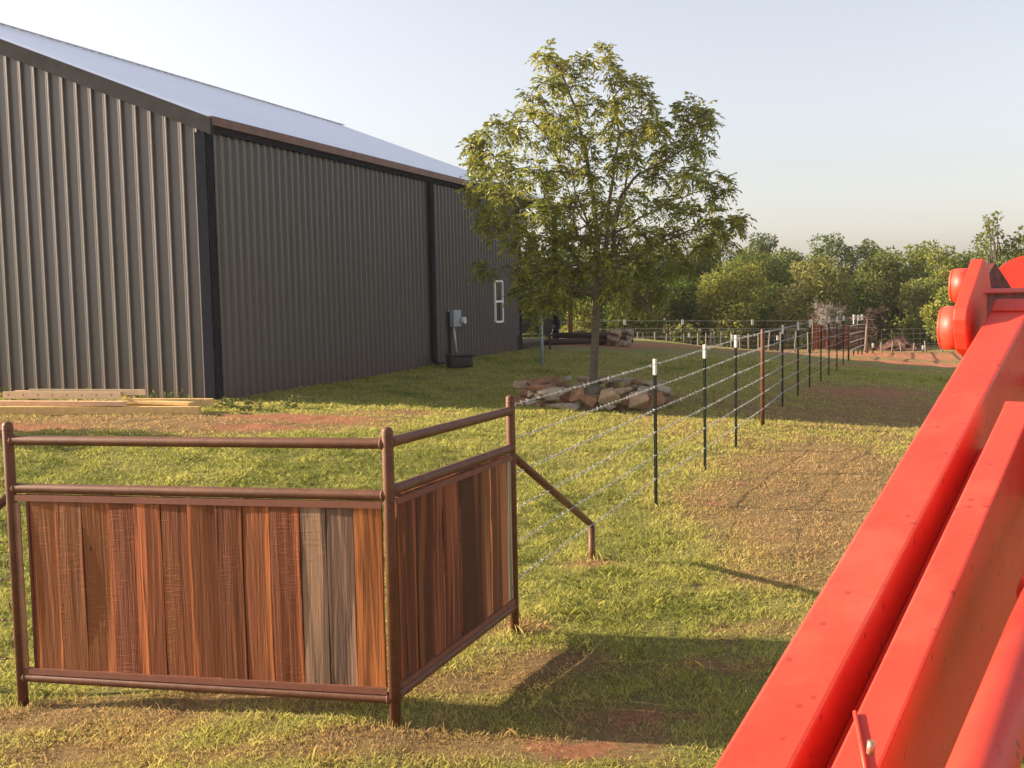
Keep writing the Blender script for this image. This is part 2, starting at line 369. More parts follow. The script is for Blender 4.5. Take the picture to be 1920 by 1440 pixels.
me.polygons.add(nf_); me.polygons.foreach_set('loop_start', (np.arange(nf_) * 4).astype(np.int32)); me.polygons.foreach_set('use_smooth', np.ones(nf_, bool))
dm, rm = masks(X, Y)
for nm_, arr in (('dirt', dm), ('dry', rm)):
    a = me.attributes.new(nm_, 'FLOAT', 'POINT'); a.data.foreach_set('value', arr.reshape(-1).astype(np.float32))
me.update(calc_edges=True)
setp(link_mesh('ground', me, M_ground), kind='structure')

# ------------------------------------------------------------------ grass blades
POSTS = [A0[:2], B0[:2], C0[:2], pt(1110, 1050), pt(1230, 945), pt(1322, 882), pt(1380, 838), pt(1430, 798)]
def grass_blades():
    # sample ground with density falling off with distance, only where a photographer to either side could see
    n = 900000
    yy = 4.2 * (34 / 4.2) ** rng.random(n); xx = (rng.random(n) - .5) * 2 * (.72 * yy + 1.0)
    d, r = masks(xx, yy)
    tuft = vnoise(xx, yy, .16, 11)
    keep = (rng.random(n) > np.clip(d * 1.15 - .1 + (vnoise(xx, yy, .25, 21) - .5) * .9 * (d > .2), 0, .97)) & (rng.random(n) < .35 + .75 * tuft)
    # not inside the barn
    ux, uy = .3459, .9383
    s_ = (xx + 5.4) * uy - (yy - 19.7) * ux; keep &= ~((s_ < .02) & (((xx + 5.4) * ux + (yy - 19.7) * uy) > -.05))
    xx, yy, d, r, tuft = xx[keep], yy[keep], d[keep], r[keep], tuft[keep]; n = len(xx)
    zz = TZ(xx, yy) - .004
    hh = (.015 + .030 * rng.random(n) ** 1.6) * (.7 + .6 * tuft) * (1.35 - .6 * np.clip(r, 0, 1))
    hh *= np.clip(.9 + .03 * (yy - 5), .9, 1.6)
    big = (rng.random(n) < .012) & (yy < 8.5); hh[big] *= 2.3
    ww = .0021 * (yy / 5.0) ** .95 * (.7 + .6 * rng.random(n))
    an = rng.random(n) * 2 * np.pi; la = rng.random(n) * 2 * np.pi; ln = hh * (.4 + 1.2 * rng.random(n))
    flat = rng.random(n) < .28 * np.clip(r + .3, 0, 1); ln[flat] *= 2.0; hh[flat] *= .35
    wx, wy = np.cos(an) * ww, np.sin(an) * ww
    lx, ly = np.cos(la) * ln, np.sin(la) * ln
    for p_ in POSTS:      # longer grass left standing round the posts
        hh *= 1 + 1.5 * np.exp(-((xx - p_[0]) ** 2 + (yy - p_[1]) ** 2) / .12 ** 2)
    b = np.stack([xx, yy, zz], -1)
    P = lambda kx, kz, w: b + np.stack([lx * kx + wx * w, ly * kx + wy * w, hh * kz], -1)
    V = np.stack([P(0, 0, -1), P(0, 0, 1), P(.35, .62, .75), P(1, 1, 0), P(.35, .62, -.75)], 1)
    mix = r + .05 + (vnoise(xx, yy, .35, 9) - .5) * .6 + (rng.random(n) - .5) * .55
    tint = np.clip(.12 + .62 * mix + .1 * (rng.random(n) - .5), 0, 1)
    m2 = quads_mesh('grass', V, tint, k=5)
    setp(link_mesh('grass', m2, M_grass), 'short pasture grass, green and straw coloured', None, None, 'stuff')
grass_blades()

# ------------------------------------------------------------------ pipe and board fence
UP = Vector((0, 0, 1))
A, B, C = Vector(A0), Vector(B0), Vector(C0)
D = G(1110, 1050)
PR = .031
fen = thing('board_fence', 'rusty pipe corner fence filled with reddish upright boards, diagonal pipe brace at its far post', 'fence', B)
def post(p, h): 
    MB().tube([p - UP * .3, p + UP * h], PR, 16, dome=True).build('post', M_pipe, fen)
    return MB()
post(A, 1.725); post(B, 1.637); post(C, 1.647)
for p, h in ((A, 1.725), (B, 1.637), (C, 1.647)):
    MB().tube([p + UP * (h - .052), p + UP * (h - .047)], PR * 1.05, 16).build('weld_ring', M_pipe, fen)
def rail(p, q, za, zb, r=.029):
    d = (q - p).normalized(); a = Vector((p.x, p.y, za)) + d * .012; b = Vector((q.x, q.y, zb)) - d * .012
    m = MB(); pts = [a + (b - a) * t for t in np.linspace(0, 1, 9)]
    m.tube(pts, r, 14, cap=False); ro = m.build('rail', M_pipe, fen)
    for e_, s_ in ((a, 1), (b, -1)):
        w_ = MB(); dd = (b - a).normalized() * s_; w_.tube([e_ + dd * (PR - .016), e_ + dd * (PR - .010), e_ + dd * (PR - .004)], [r * 1.03, r * 1.17, r * 1.03], 14); w_.build('weld', M_angle, ro)
rail(A, B, 1.511, 1.547); rail(A, B, 1.2235, 1.27); rail(A, B, .065, .164)
rail(B, C, 1.551, 1.538); rail(B, C, 1.293, 1.282, .030); rail(B, C, .176, .184)
def panel(P, Q, seams_px, py, zt, zb, cols, rots, normal_sign):
    d = (Q - P); L = Vector((d.x, d.y, 0)).length; u = Vector((d.x, d.y, 0)).normalized(); n = Vector((u.y, -u.x, 0))
    if n.y > 0 and normal_sign > 0: n = -n
    ss = [ (on_plane(x, py, P, n) - P).dot(u) for x in seams_px]
    for k in range(len(ss) - 1):
        s0, s1 = ss[k], ss[k + 1]; gap = .0022 + .002 * random.random(); w = s1 - s0 - gap * 2
        col, gr = cols[k % len(cols)], rots[k % len(rots)]
        th = .020 + .004 * random.random(); nn = 9; nw = 4
        c0 = P + u * ((s0 + s1) / 2); ang = math.radians(gr)
        vs, fs = [], []
        tb = [0, .0]; ph = random.random() * 9
        bow = (random.random() - .5) * .012; cup = .0012 * random.random()
        for j in range(nn + 1):
            t = j / nn; z = (zb[0] + (zb[1] - zb[0]) * ((s0 + s1) / 2 / L)) * (1 - t) + (zt[0] + (zt[1] - zt[0]) * ((s0 + s1) / 2 / L)) * t
            wob = .003 * math.sin(t * 7 + ph) + .0015 * math.sin(t * 19 + ph * 2)
            for side in (0, 1):
                for i_ in range(nw + 1):
                    a = i_ / nw - .5; x = a * w + (wob if a > 0 else -wob * .3) * abs(a) * 1.2
                    y = -th / 2 if side == 0 else th / 2
                    y += (k % 3 - 1) * .0035 + bow * math.sin(math.pi * t) + cup * (1 - 4 * a * a) * (1 if side else 1)
                    xr = x * math.cos(ang) - y * math.sin(ang); yr = x * math.sin(ang) + y * math.cos(ang)
                    vs.append(Vector((c0.x, c0.y, z)) + u * xr + n * yr)
        R_ = 2 * (nw + 1)
        for j in range(nn):
            for i_ in range(nw):
                fs.append((j * R_ + i_, j * R_ + i_ + 1, (j + 1) * R_ + i_ + 1, (j + 1) * R_ + i_))
                o = nw + 1; fs.append((j * R_ + o + i_, j * R_ + o + i_ + 1, (j + 1) * R_ + o + i_ + 1, (j + 1) * R_ + o + i_))
            fs.append((j * R_, (j + 1) * R_, (j + 1) * R_ + nw + 1, j * R_ + nw + 1)); fs.append((j * R_ + nw, (j + 1) * R_ + nw, (j + 1) * R_ + 2 * nw + 1, j * R_ + 2 * nw + 1))
        fs.append(tuple(range(nw + 1)) + tuple(range(2 * nw + 1, nw, -1))); e = nn * R_
        fs.append(tuple(e + i_ for i_ in range(nw + 1)) + tuple(e + i_ for i_ in range(2 * nw + 1, nw, -1)))
        kf = random.uniform(.85, 1.05) if col == GREY else random.uniform(.88, 1.08); m = MB(); m.add(vs, fs, False); o = m.build('board', M_board, fen, col=(col[0] * kf, col[1] * kf * random.uniform(.92, 1.1), col[2] * kf, 1), bevel=.0015)
        if col == GREY: o['label'] = 'weathered grey board'
    return ss, u, n, L
GREY = (.160, .094, .068)
o1, o2, o3, o4 = (.21, .066, .024), (.155, .047, .018), (.25, .082, .029), (.18, .055, .020)
cols = [o2, o3, o1, o3, o4, o1, o4, o3, o2, o1, o4, GREY, GREY, o3]
seams = [57, 70, 115, 163, 212, 259, 309, 360, 412, 460, 512, 568, 617, 668, 720]
ss, u1, n1, L1 = panel(A, B, seams, 1100, (1.19, 1.235), (.105, .205), cols, [-1, -4, -1, -5, 1, -2, -1, -6, -2, 1, -1, 0, -1, -4], 1)
d1, d2, d3, d4 = (.13, .042, .018), (.09, .029, .013), (.22, .088, .036), (.155, .054, .023)
cols2 = [d4, d1, d2, d1, d4, d1, d4, d2, d2, d3, d4, d3, (.24, .17, .12)]
seams2 = [745, 757, 777, 800, 814, 829, 843, 862, 893, 906, 920, 936, 950, 963]
ss2, u2, n2, L2 = panel(B, C, seams2, 1040, (1.258, 1.25), (.215, .222), cols2, [0, 2, -2, 1, 0, 2, -1, 0, 1], 1)
# angle-iron frame strips round both panels (face side)
def strip(P, u, n, s0, s1, z0, z1, hgt, off=.022):
    m = MB(); a = P + u * s0; b = P + u * s1; a = Vector((a.x, a.y, z0)) + n * off; b = Vector((b.x, b.y, z1)) + n * off
    m.bar(a, b, UP * hgt, n * .005); m.bar(a - n * off * .5 + UP * hgt / 2, b - n * off * .5 + UP * hgt / 2, UP * .005, n * off)
    m.build('angle_strip', M_angle, fen)
strip(A, u1, n1, .035, L1 - .035, 1.168, 1.218, .034); strip(A, u1, n1, .035, L1 - .035, .110, .206, .034)
strip(B, u2, n2, .035, L2 - .035, 1.230, 1.223, .034); strip(B, u2, n2, .035, L2 - .035, .222, .23, .03)
m = MB(); a = A + u1 * .055 + n1 * .022; m.bar(Vector((a.x, a.y, .09)), Vector((a.x, a.y, 1.14)), u1 * .045, n1 * .005); m.build('angle_strip', M_pipe, fen)  # darker pipe colour puts the post's shadow into this strip
for px in (128, 226, 311, 421, 527, 562, 673):      # tack welds on the bottom rail
    p = on_plane(px, 1268 + px * .05, A, n1); MB().box(p + n1 * .02 + UP * .036, .014, .008, .005, math.atan2(u1.y, u1.x)).build('weld', M_conduit, fen)
# brace
bt = C + UP * 1.235; bb = D + UP * .31
MB().tube([bt, bb], .029, 14).build('brace', M_pipe, fen)
MB().tube([D - UP * .2, D + UP * .29], .029, 14).build('brace_post', M_pipe, fen)
# left-hand brace leaving the frame
lb = A + UP * 1.29
MB().tube([lb, lb + Vector((-.9, .35, -.72))], .027, 12).build('brace', M_pipe, fen)
p_ = lb + Vector((-.9, .35, 0)); MB().tube([Vector((p_.x, p_.y, -.3)), Vector((p_.x, p_.y, .49))], .027, 12).build('brace_post', M_pipe, fen)
# chain-like wire loops
def loops(p, zs, dirv, nn=1):
    for z in zs:
        m = MB(); c = Vector((p.x, p.y, z)) + dirv * (PR + .012)
        for a0 in (0,):
            pts = [c + dirv * (.018 * math.cos(t) - .004) + UP * (.03 * math.sin(t)) for t in np.linspace(0, 2 * math.pi, 13)]
            m.tube(pts, .0035, 6, cap=False)
            m.tube([c - dirv * .014 + UP * .055, c - dirv * .014 - UP * .055], .004, 6)
        m.build('wire_loop', M_pipe, fen)
ldir = Vector((-.97, .24, 0)); fdir = (G(1230, 945) - C); fdir.z = 0; fdir.normalize()
ZL = [1.53, 1.23, .97, .74, .49, .25]; ZC = [1.573, 1.34, 1.098, .851, .613, .364]
loops(A, [z + .02 for z in ZL], ldir); loops(C, ZC[1:], fdir)

# ------------------------------------------------------------------ wire fence along the track
TP = [(1230, 945, 't'), (1322, 882, 't'), (1380, 838, 't'), (1430, 798, 'p'), (1467, 763, 't'), (1496, 744, 't'), (1518, 728, 't'),
      (1539, 716, 't'), (1554, 704, 't'), (1569, 697, 't'), (1581, 686, 't'), (1591, 676, 'p'), (1600, 668, 't'), (1608, 662, 't')]
ZT = [1.5, 1.26, 1.02, .78, .53, .28]
def tpost_mesh(m, b, hgt, r=.018, studs=True):
    m.bar(b - UP * .2, b + UP * hgt, Vector((r * 1.9, 0, 0)), Vector((0, .006, 0)))
    m.bar(b - UP * .2 + Vector((0, -r * .8, 0)), b + UP * hgt + Vector((0, -r * .8, 0)), Vector((.006, 0, 0)), Vector((0, r * 1.5, 0)))
    if studs:
        z = .2
        while z < hgt - .2: m.box(b + UP * z + Vector((r * .9, .008, 0)), .008, .012, .018); z += .05
place = ['nearest to the board panel', 'second from the board panel', 'third from the board panel', None, 'just beyond the first bare pipe post', 'second beyond the first bare pipe post', 'third beyond the first bare pipe post',
         'fourth beyond the first bare pipe post', 'fifth beyond the first bare pipe post', 'sixth beyond the first bare pipe post', 'last before the far pipe post', None, 'first beyond the far pipe post', 'second beyond the far pipe post']
wpts = []
for k, (px, py, ty) in enumerate(TP):
    b = G(px, py); wpts.append(b)
    if ty == 't':
        t = thing('fence_post', 'green white-tipped T-post, ' + place[k] + ' on the track fence', 'fence post', b, 'T-posts of the barbed wire fence')
        m = MB(); tpost_mesh(m, b, 1.55); m.build('post', M_tpost, t)
        m = MB(); m.bar(b + UP * 1.385, b + UP * 1.555, Vector((.042, 0, 0)), Vector((0, .012, 0))); m.bar(b + UP * 1.385 + Vector((0, -.02, 0)), b + UP * 1.555 + Vector((0, -.02, 0)), Vector((.012, 0, 0)), Vector((0, .03, 0)))
        m.build('white_tip', M_white, t)
        if k < 3:
            for z in ZT: MB().tube([b + UP * z + Vector((.022 * math.cos(a), .018 * math.sin(a) - .01, .004 * math.sin(3 * a))) for a in np.linspace(0, 6.28, 9)], .003, 5, cap=False).build('wire_clip', M_wire, t)
    else:
        lab = 'bare rusty pipe post in line after the third white-tipped post' if k == 3 else 'bare dark pipe post at the far end of the track fence'
        o = MB().tube([b - UP * .3, b + UP * 1.56], .033, 12, dome=True).build('fence_post', M_pipe, loc=b); setp(o, lab, 'fence post', 'pipe posts of the barbed wire fence')
def barbed(m, p, q, sag=.012, near=True, r=.0026):
    L = (q - p).length; d = (q - p).normalized(); side = d.cross(UP).normalized(); up = side.cross(d)
    step = .03 if near else .25; n = max(2, int(L / step))
    if near:
        for ph in (0, math.pi):
            pts = []
            for i_ in range(n + 1):
                t = i_ / n; a = t * L / .075 * math.pi + ph
                pts.append(p + (q - p) * t - UP * sag * 4 * t * (1 - t) + (side * math.cos(a) + up * math.sin(a)) * r * 1.05)
            m.tube(pts, r * .85, 4, cap=False)
        k = .05
        while k < L:
            t = k / L; c = p + (q - p) * t - UP * sag * 4 * t * (1 - t); a = random.random() * 3.14
            for da in (0, 1.57):
                v = (side * math.cos(a + da) + up * math.sin(a + da)); w = v * .019 + d * .008 * (1 if da else -1)
                m.tube([c - w, c, c + w], [.001, .0032, .001], 4, cap=False)
            m.tube([c - d * .009, c + d * .009], r * 2.3, 5)
            k += .115 + random.random() * .02
    else:
        m.tube([p + (q - p) * t - UP * sag * 4 * t * (1 - t) for t in np.linspace(0, 1, 6)], r * 1.1, 4, cap=False)
names = ['topmost', 'second from top', 'third from top', 'fourth from top', 'second from the bottom', 'lowest']
for j in range(6):
    m = MB(); prev = C + UP * ZC[j] + fdir * .05
    for k, b in enumerate(wpts):
        cur = b + UP * ZT[j] + Vector((0, -.03, 0)); barbed(m, prev, cur, .004, near=k < 6, r=.0024 + .0003 * min(k, 6)); prev = cur
    o = m.build('barbed_wire', M_wire, loc=C + UP * ZC[j]); setp(o, 'barbed wire, %s strand running from the board panel along the track' % names[j], 'barbed wire', 'strands of the track fence')
for j in range(6):
    m = MB(); p = A + UP * (ZL[j] + .02) + ldir * .055; barbed(m, p, p + ldir * 1.6 + UP * .0, .01)
    o = m.build('barbed_wire', M_pipe, loc=p); setp(o, 'barbed wire, %s of the strands tied to the left panel post' % names[j], 'barbed wire', 'strands left of the board panel')

# ------------------------------------------------------------------ barn
K = Vector((-5.46, 19.7, .5)); wv = Vector((.3459, .9383, 0)); gv = Vector((-.9383, .3459, 0)); no = Vector((.9383, -.3459, 0)); ng = -wv
EZ = 5.62; PIT = .39; HW = 8.74; LW = 16.6; LR = 20.8
barn = thing('barn', 'large dark ribbed metal barn with pale blue-grey roof and white framed windows', 'barn', K)
def ribbed(name, P, d, nrm, L, prof, period, ztop, zbot, rev=False):
    pts = []; s = 0
    while s < L:
        for a, h in prof:
            if s + a <= L: pts.append((s + a, h))
        s += period
    pts.append((L, 0))
    vs, fs = [], []
    for (a, h) in pts:
        p = P + d * a + nrm * h
        vs.append((p.x, p.y, zbot)); vs.append((p.x, p.y, ztop(a)))
    for i_ in range(len(pts) - 1): fs.append((2 * i_, 2 * i_ + 2, 2 * i_ + 3, 2 * i_ + 1))
    m = MB(); m.add(vs, fs); m.build(name, M_sheet, barn)
# profile measured from the corner going left (so sheets' left-facing flanks are on larger a)
profg = [(0, 0), (.10, 0), (.112, 0), (.15, .030), (.178, .030), (.186, .016), (.225, .016), (.236, 0), (.300, 0), (.306, .004), (.33, .004), (.339, 0)]
profg = [(0, 0), (.165, 0), (.172, .052), (.190, .052), (.228, .026), (.262, .026), (.300, 0), (.335, 0)]
ribbed('wall', K, gv, ng, HW * 2, profg, .335, lambda a: EZ + PIT * (a if a < HW else 2 * HW - a), 0.2)
profl = [(0, 0), (.07, 0), (.10, .055), (.13, .055), (.16, 0), (.24, 0)]
ribbed('wall', K, wv, no, LW, profl, .24, lambda a: EZ - .02, 0.2)
F = K + wv * LW; F2 = K + wv * LR
m = MB(); m.add([(F.x, F.y, .2), (F + gv * 3)[:2] + (.2,), (F + gv * 3)[:2] + (EZ,), (F.x, F.y, EZ)], [(0, 1, 2, 3)])   # recessed porch wall
Kb, F2b = K + gv * HW * 2, F2 + gv * HW * 2
m.add([(Kb.x, Kb.y, .2), (F2b.x, F2b.y, .2), (F2b.x, F2b.y, EZ), (Kb.x, Kb.y, EZ)], [(0, 1, 2, 3)])
f3 = F + gv * 3; f4 = F2 + gv * 3
m.add([(f4.x, f4.y, .2), (F2b.x, F2b.y, .2), (F2b.x, F2b.y, EZ), (f4.x, f4.y, EZ)], [(0, 1, 2, 3)])
m.build('wall', M_sheet, barn)
ribbed('porch_wall', f3, wv, no, LR - LW, profl, .24, lambda a: EZ - .02, .2)
# far gable triangle
R2 = F2 + gv * HW
MB().add([(F2.x, F2.y, EZ), (F2b.x, F2b.y, EZ), (R2.x, R2.y, EZ + PIT * HW)], [(0, 1, 2)]).build('gable', M_sheet, barn)
# roof slabs with ribs
m = MB()
ov = .05
def rp(a, s_, dz=0): p = K + wv * a + gv * s_; return Vector((p.x, p.y, EZ + PIT * (s_ if s_ <= HW else 2 * HW - s_) + .05 + dz))
for (sa, sb) in ((-.12, HW), (2 * HW + .12, HW)):
    za = .0
    q0, q1, q2, q3 = rp(-ov, sa), rp(LR + ov, sa), rp(LR + ov, sb), rp(-ov, sb)
    if sa > HW: pass
    m.hexa([q0, q1, q2, q3, q0 + UP * .05, q1 + UP * .05, q2 + UP * .05, q3 + UP * .05])
    a = .15
    while a < LR:
        b0, b1 = rp(a, sa, .062), rp(a, sb, .062)
        m.bar(b0, b1, wv * .05, UP * .026); a += .305
m.build('roof', M_roof, barn)
MB().bar(rp(-ov, HW, .075), rp(LR + ov, HW, .075), gv * .30, UP * .015).build('ridge_cap', M_roof, barn)
# fascias
MB().bar(K + no * .10 + UP * (EZ - K.z - .01) - wv * .05, F2 + no * .10 + UP * (EZ - K.z - .01), no * .10, UP * .16).build('eave_trim', M_fascia, barn)
MB().bar(K + no * .045 + UP * (EZ - K.z - .155) - wv * .05, F2 + no * .045 + UP * (EZ - K.z - .155), no * .09, UP * .12).build('eave_trim', M_trim, barn)
a0 = rp(-.06, -.15, -.11); a1 = rp(-.06, HW, -.11); a2 = rp(-.06, 2 * HW + .15, -.11)
MB().bar(a0, a1, ng * .09, UP * .30).bar(a1, a2, ng * .09, UP * .30).build('rake_trim', M_gfascia, barn)
a0 = rp(LR + .06, -.15, -.11); a1 = rp(LR + .06, HW, -.11)
MB().bar(a0, a1, ng * .09, UP * .30).build('rake_trim', M_gfascia, barn)
# corner trim, downspouts
def vtrim(p, z0, z1, wx, wy, name, mt): MB().bar(Vector((p.x, p.y, z0)), Vector((p.x, p.y, z1)), no * wx, wv * wy).build(name, mt, barn)
MB().bar(Vector((K.x, K.y, .3)) + gv * .12 + ng * .035, Vector((K.x, K.y, EZ - .2)) + gv * .12 + ng * .035, gv * .22, ng * .05).build('corner_trim', M_trim, barn)
vtrim(K + no * .03 + wv * .05, .3, EZ - .25, .05, .14, 'corner_trim', M_trim)
nw_ = no
def wallpt(px, py, off=0): return on_plane(px, py, K + no * off, no)
dp = wallpt(806, 500, .04); vtrim(dp + no * .06, T0(dp.x, dp.y) + .12, EZ - .2, .10, .20, 'downspout', M_trim)
e = Vector((dp.x, dp.y, float(T0(dp.x, dp.y)) + .12)) + no * .06
MB().tube([e, e + no * .12 - UP * .06, e + no * .26 + wv * .15 - UP * .07], .05, 8).build('spout_elbow', M_trim, barn)
# windows
def window(pl, pr, yt, yb, name='window'):
    p0 = wallpt(pl, yt, .05); p1 = wallpt(pr, yt, .05); q0 = wallpt(pl, yb, .05); a = (p0 - K).dot(wv); b = (p1 - K).dot(wv); zt, zb = p0.z, q0.z
    base = K + no * .055
    P = lambda s_, z: Vector((base.x + wv.x * s_, base.y + wv.y * s_, z))
    w = MB(); t = .062
    w.bar(P(a, zb), P(a, zt), wv * t, no * .06).bar(P(b, zb), P(b, zt), wv * t, no * .06)
    for z in (zt, zb, (zt + zb) / 2): w.bar(P(a + t / 2, z), P(b - t / 2, z), UP * t, no * .056)
    fr = w.build('window', M_white, barn)
    base = K + no * .035
    for z0, z1 in ((zb, (zt + zb) / 2), ((zt + zb) / 2, zt)):
        MB().bar(P(a, (z0 + z1) / 2), P(b, (z0 + z1) / 2), UP * (z1 - z0), no * .01).build('pane', M_glass, fr)
window(927, 941, 527, 604); window(926, 940, 355, 423)
# meter box, conduit
mp_ = wallpt(846, 597, .04); MB().bar(mp_ + no * .1 - wv * .26, mp_ + no * .1 + wv * .26, UP * .46, no * .2).build('meter_box', M_plastic, barn, bevel=.015)
m2_ = wallpt(853, 601, .04); MB().tube([m2_ + no * .2, m2_ + no * .32], .1, 14).build('meter_dial', M_conduit, barn)
c0, c1 = wallpt(847, 612, .1), wallpt(853, 661, .1)
MB().tube([c0 + no * .05, c1 + no * .05], .035, 8).build('conduit', M_conduit, barn)
c0, c1 = wallpt(841, 585, .1), wallpt(844, 675, .1); MB().tube([c0, c1], .03, 8).build('conduit', M_trim, barn)
# porch posts + rails + deck
for a, s_ in ((LW + .1, .05), (LR - .1, .05), (LR - .1, 2.8)):
    p = K + wv * a + gv * s_; MB().bar(Vector((p.x, p.y, .3)), Vector((p.x, p.y, EZ - .2)), no * .16, wv * .16).build('porch_post', M_trim, barn)
p, q_ = K + wv * (LW + .2) + gv * .05, K + wv * (LR - .2) + gv * .05
for z in (1.25, 1.75): MB().bar(Vector((p.x, p.y, z)), Vector((q_.x, q_.y, z)), UP * .08, no * .05).build('porch_rail', M_darkwood, barn)
p, q_ = K + wv * (LW + .0) + gv * 1.5, K + wv * LR + gv * 1.5
MB().bar(Vector((p.x, p.y, .72)), Vector((q_.x, q_.y, .72)), no * 3, UP * .16).build('porch_deck', M_darkwood, barn)

# cooling unit box by the wall
b = G(862, 690); 
ac = thing('storage_bin', 'low black bin standing in the grass below the meter box', 'bin', b)
MB().box(b + UP * .16, .62, .5, .30, .3).build('body', M_blackp, ac, bevel=.06)
MB().box(b + UP * .33, .66, .54, .06, .3).build('lid', M_blackp, ac, bevel=.03)
# pole with dark round top
b = G(1017, 684); tz = at(1014, 575, b.y).z
po = thing('bird_bath', 'slim pale pole with a dark round dish on top, between barn and tree', 'pole', b)
MB().tube([b - UP * .2, Vector((b.x - .02, b.y, tz))], .045, 12).build('pole', M_plastic, po)
m = MB(); m.tube([Vector((b.x - .02, b.y, tz - .12)), Vector((b.x - .02, b.y, tz)), Vector((b.x - .02, b.y, tz + .12)), Vector((b.x - .02, b.y, tz + .2)), Vector((b.x - .02, b.y, tz + .22))], [.08, .42, .55, .45, .05], 18); m.build('dish', M_blackp, po)
# dark bench and posts past the porch
b = G(1003, 655)
ch = thing('bench', 'dark garden bench in the shade beside the porch', 'bench', b)
MB().box(b + UP * .45, 1.2, .45, .06, .2).build('seat', M_darkwood, ch); MB().box(b + UP * .78 + Vector((0, .22, 0)), 1.2, .05, .5, .2).build('backrest', M_darkwood, ch)
for x in (-.5, .5):
    for y in (-.15, .18): MB().box(b + Vector((x, y, .22)), .06, .06, .46, .2).build('leg', M_darkwood, ch)
b = G(1069, 640); o = MB().bar(b - UP * .2, at(1070, 560, b.y), Vector((.17, 0, 0)), Vector((0, .17, 0))).build('wooden_post', M_brownpost, loc=b)
setp(o, 'square red-brown post standing behind the log pile, left of the tree trunk', 'post')
b = G(1046, 638); o = MB().bar(b - UP * .2, at(1046, 600, b.y), Vector((.16, 0, 0)), Vector((0, .16, 0))).bar(at(1046, 603, b.y), at(1018, 602, b.y - .3), Vector((0, .08, 0)), UP * .1).bar(at(1046, 626, b.y), at(1018, 625, b.y - .3), Vector((0, .08, 0)), UP * .1).build('rail_fence', M_darkwood, loc=b)
setp(o, 'short dark rail fence joining the barn porch', 'fence')
b = G(1042, 640)
pb = thing('white_stool', 'small white stool standing beyond the porch', 'stool', b)
MB().box(b + UP * .42, .38, .38, .05).build('seat', M_white, pb)
for x in (-.15, .15):
    for y in (-.15, .15): MB().box(b + Vector((x, y, .2)), .045, .045, .42).build('leg', M_white, pb)

# ------------------------------------------------------------------ rocks
def rock(name, c, sx, sy, sz, mt, label, group, rz=None, cat='rock'):
    bm = bmesh.new(); r_ = random.Random(random.random())
    for _ in range(13):
        v = Vector((r_.gauss(0, 1), r_.gauss(0, 1), r_.gauss(0, 1))).normalized()
        v = Vector(tuple(math.copysign(min(1, abs(q)) ** .5, q) for q in v)); bm.verts.new((v.x * sx / 2, v.y * sy / 2, v.z * sz / 2))
    bmesh.ops.convex_hull(bm, input=bm.verts); bmesh.ops.delete(bm, geom=[v for v in bm.verts if not v.link_faces], context='VERTS')
    bmesh.ops.bevel(bm, geom=list(bm.edges), offset=min(sx, sy, sz) * .035, segments=1, affect='EDGES')
    me = bpy.data.meshes.new(name); bm.to_mesh(me); bm.free(); me.materials.append(mt)
    o = bpy.data.objects.new(name, me); sc.collection.objects.link(o); o.location = c; o.rotation_euler = (r_.uniform(-.15, .15), r_.uniform(-.15, .15), r_.uniform(0, 6.3) if rz is None else rz)
    ORG[o.name] = Vector(c); return setp(o, label, cat, group)
RING = (1.53, 20.1)
TAGR = {'rust': 'rust brown sandstone chunk in the rock ring round the tree', 'tan': 'tan sandstone chunk in the rock ring round the tree', 'grey': 'pale grey flat stone in the rock ring round the tree'}
def ringpt(a, r): return (RING[0] + r * math.cos(a), RING[1] + r * math.sin(a) * .95)
for layer in range(3):
    nn = 26 - layer * 2
    for i_ in range(nn):
        a = 2 * math.pi * (i_ + .5 * (layer % 2) + random.uniform(-.25, .25)) / nn; x, y = ringpt(a, 1.33 - .05 * layer + random.uniform(-.12, .12))
        ty = random.choice(['rust', 'tan', 'tan', 'rust', 'grey']); w = random.uniform(.26, .46)
        rock('rock', (x, y, float(T0(x, y)) + .06 + layer * .14), w, w * .7, random.uniform(.11, .20), ROCKM[ty], TAGR[ty], 'stones of the rock ring')
def ringrock(px, py, sx, sz, ty, lab):
    p = on_plane(px, py, (0, 18.75, 0), Vector((0, 1, 0))); rock('rock', p, sx, sx * .6, sz, ROCKM[ty], lab, 'stones of the rock ring', rz=random.uniform(-.2, .2))
ringrock(1062, 760, .62, .16, 'grey', 'long pale slab low in the front of the rock ring'); ringrock(1098, 752, .42, .28, 'rust', 'big orange-brown rounded rock at the front middle of the rock ring')
ringrock(1142, 745, .46, .30, 'tan', 'large angular brown rock right of the middle in the rock ring'); ringrock(1200, 752, .46, .32, 'tan', 'large tan boulder toward the right side of the rock ring')
ringrock(1082, 741, .34, .24, 'rust', 'rust coloured rock resting above the long pale slab'); ringrock(1030, 736, .58, .16, 'grey', 'broad pale slab on the top left of the rock ring')
ringrock(1115, 733, .36, .2, 'dark', 'dark slate stone on top of the rock ring by the trunk'); ringrock(1230, 750, .36, .3, 'rust', 'rust brown rock ending the ring on the right')
x, y = RING
m = MB(); 
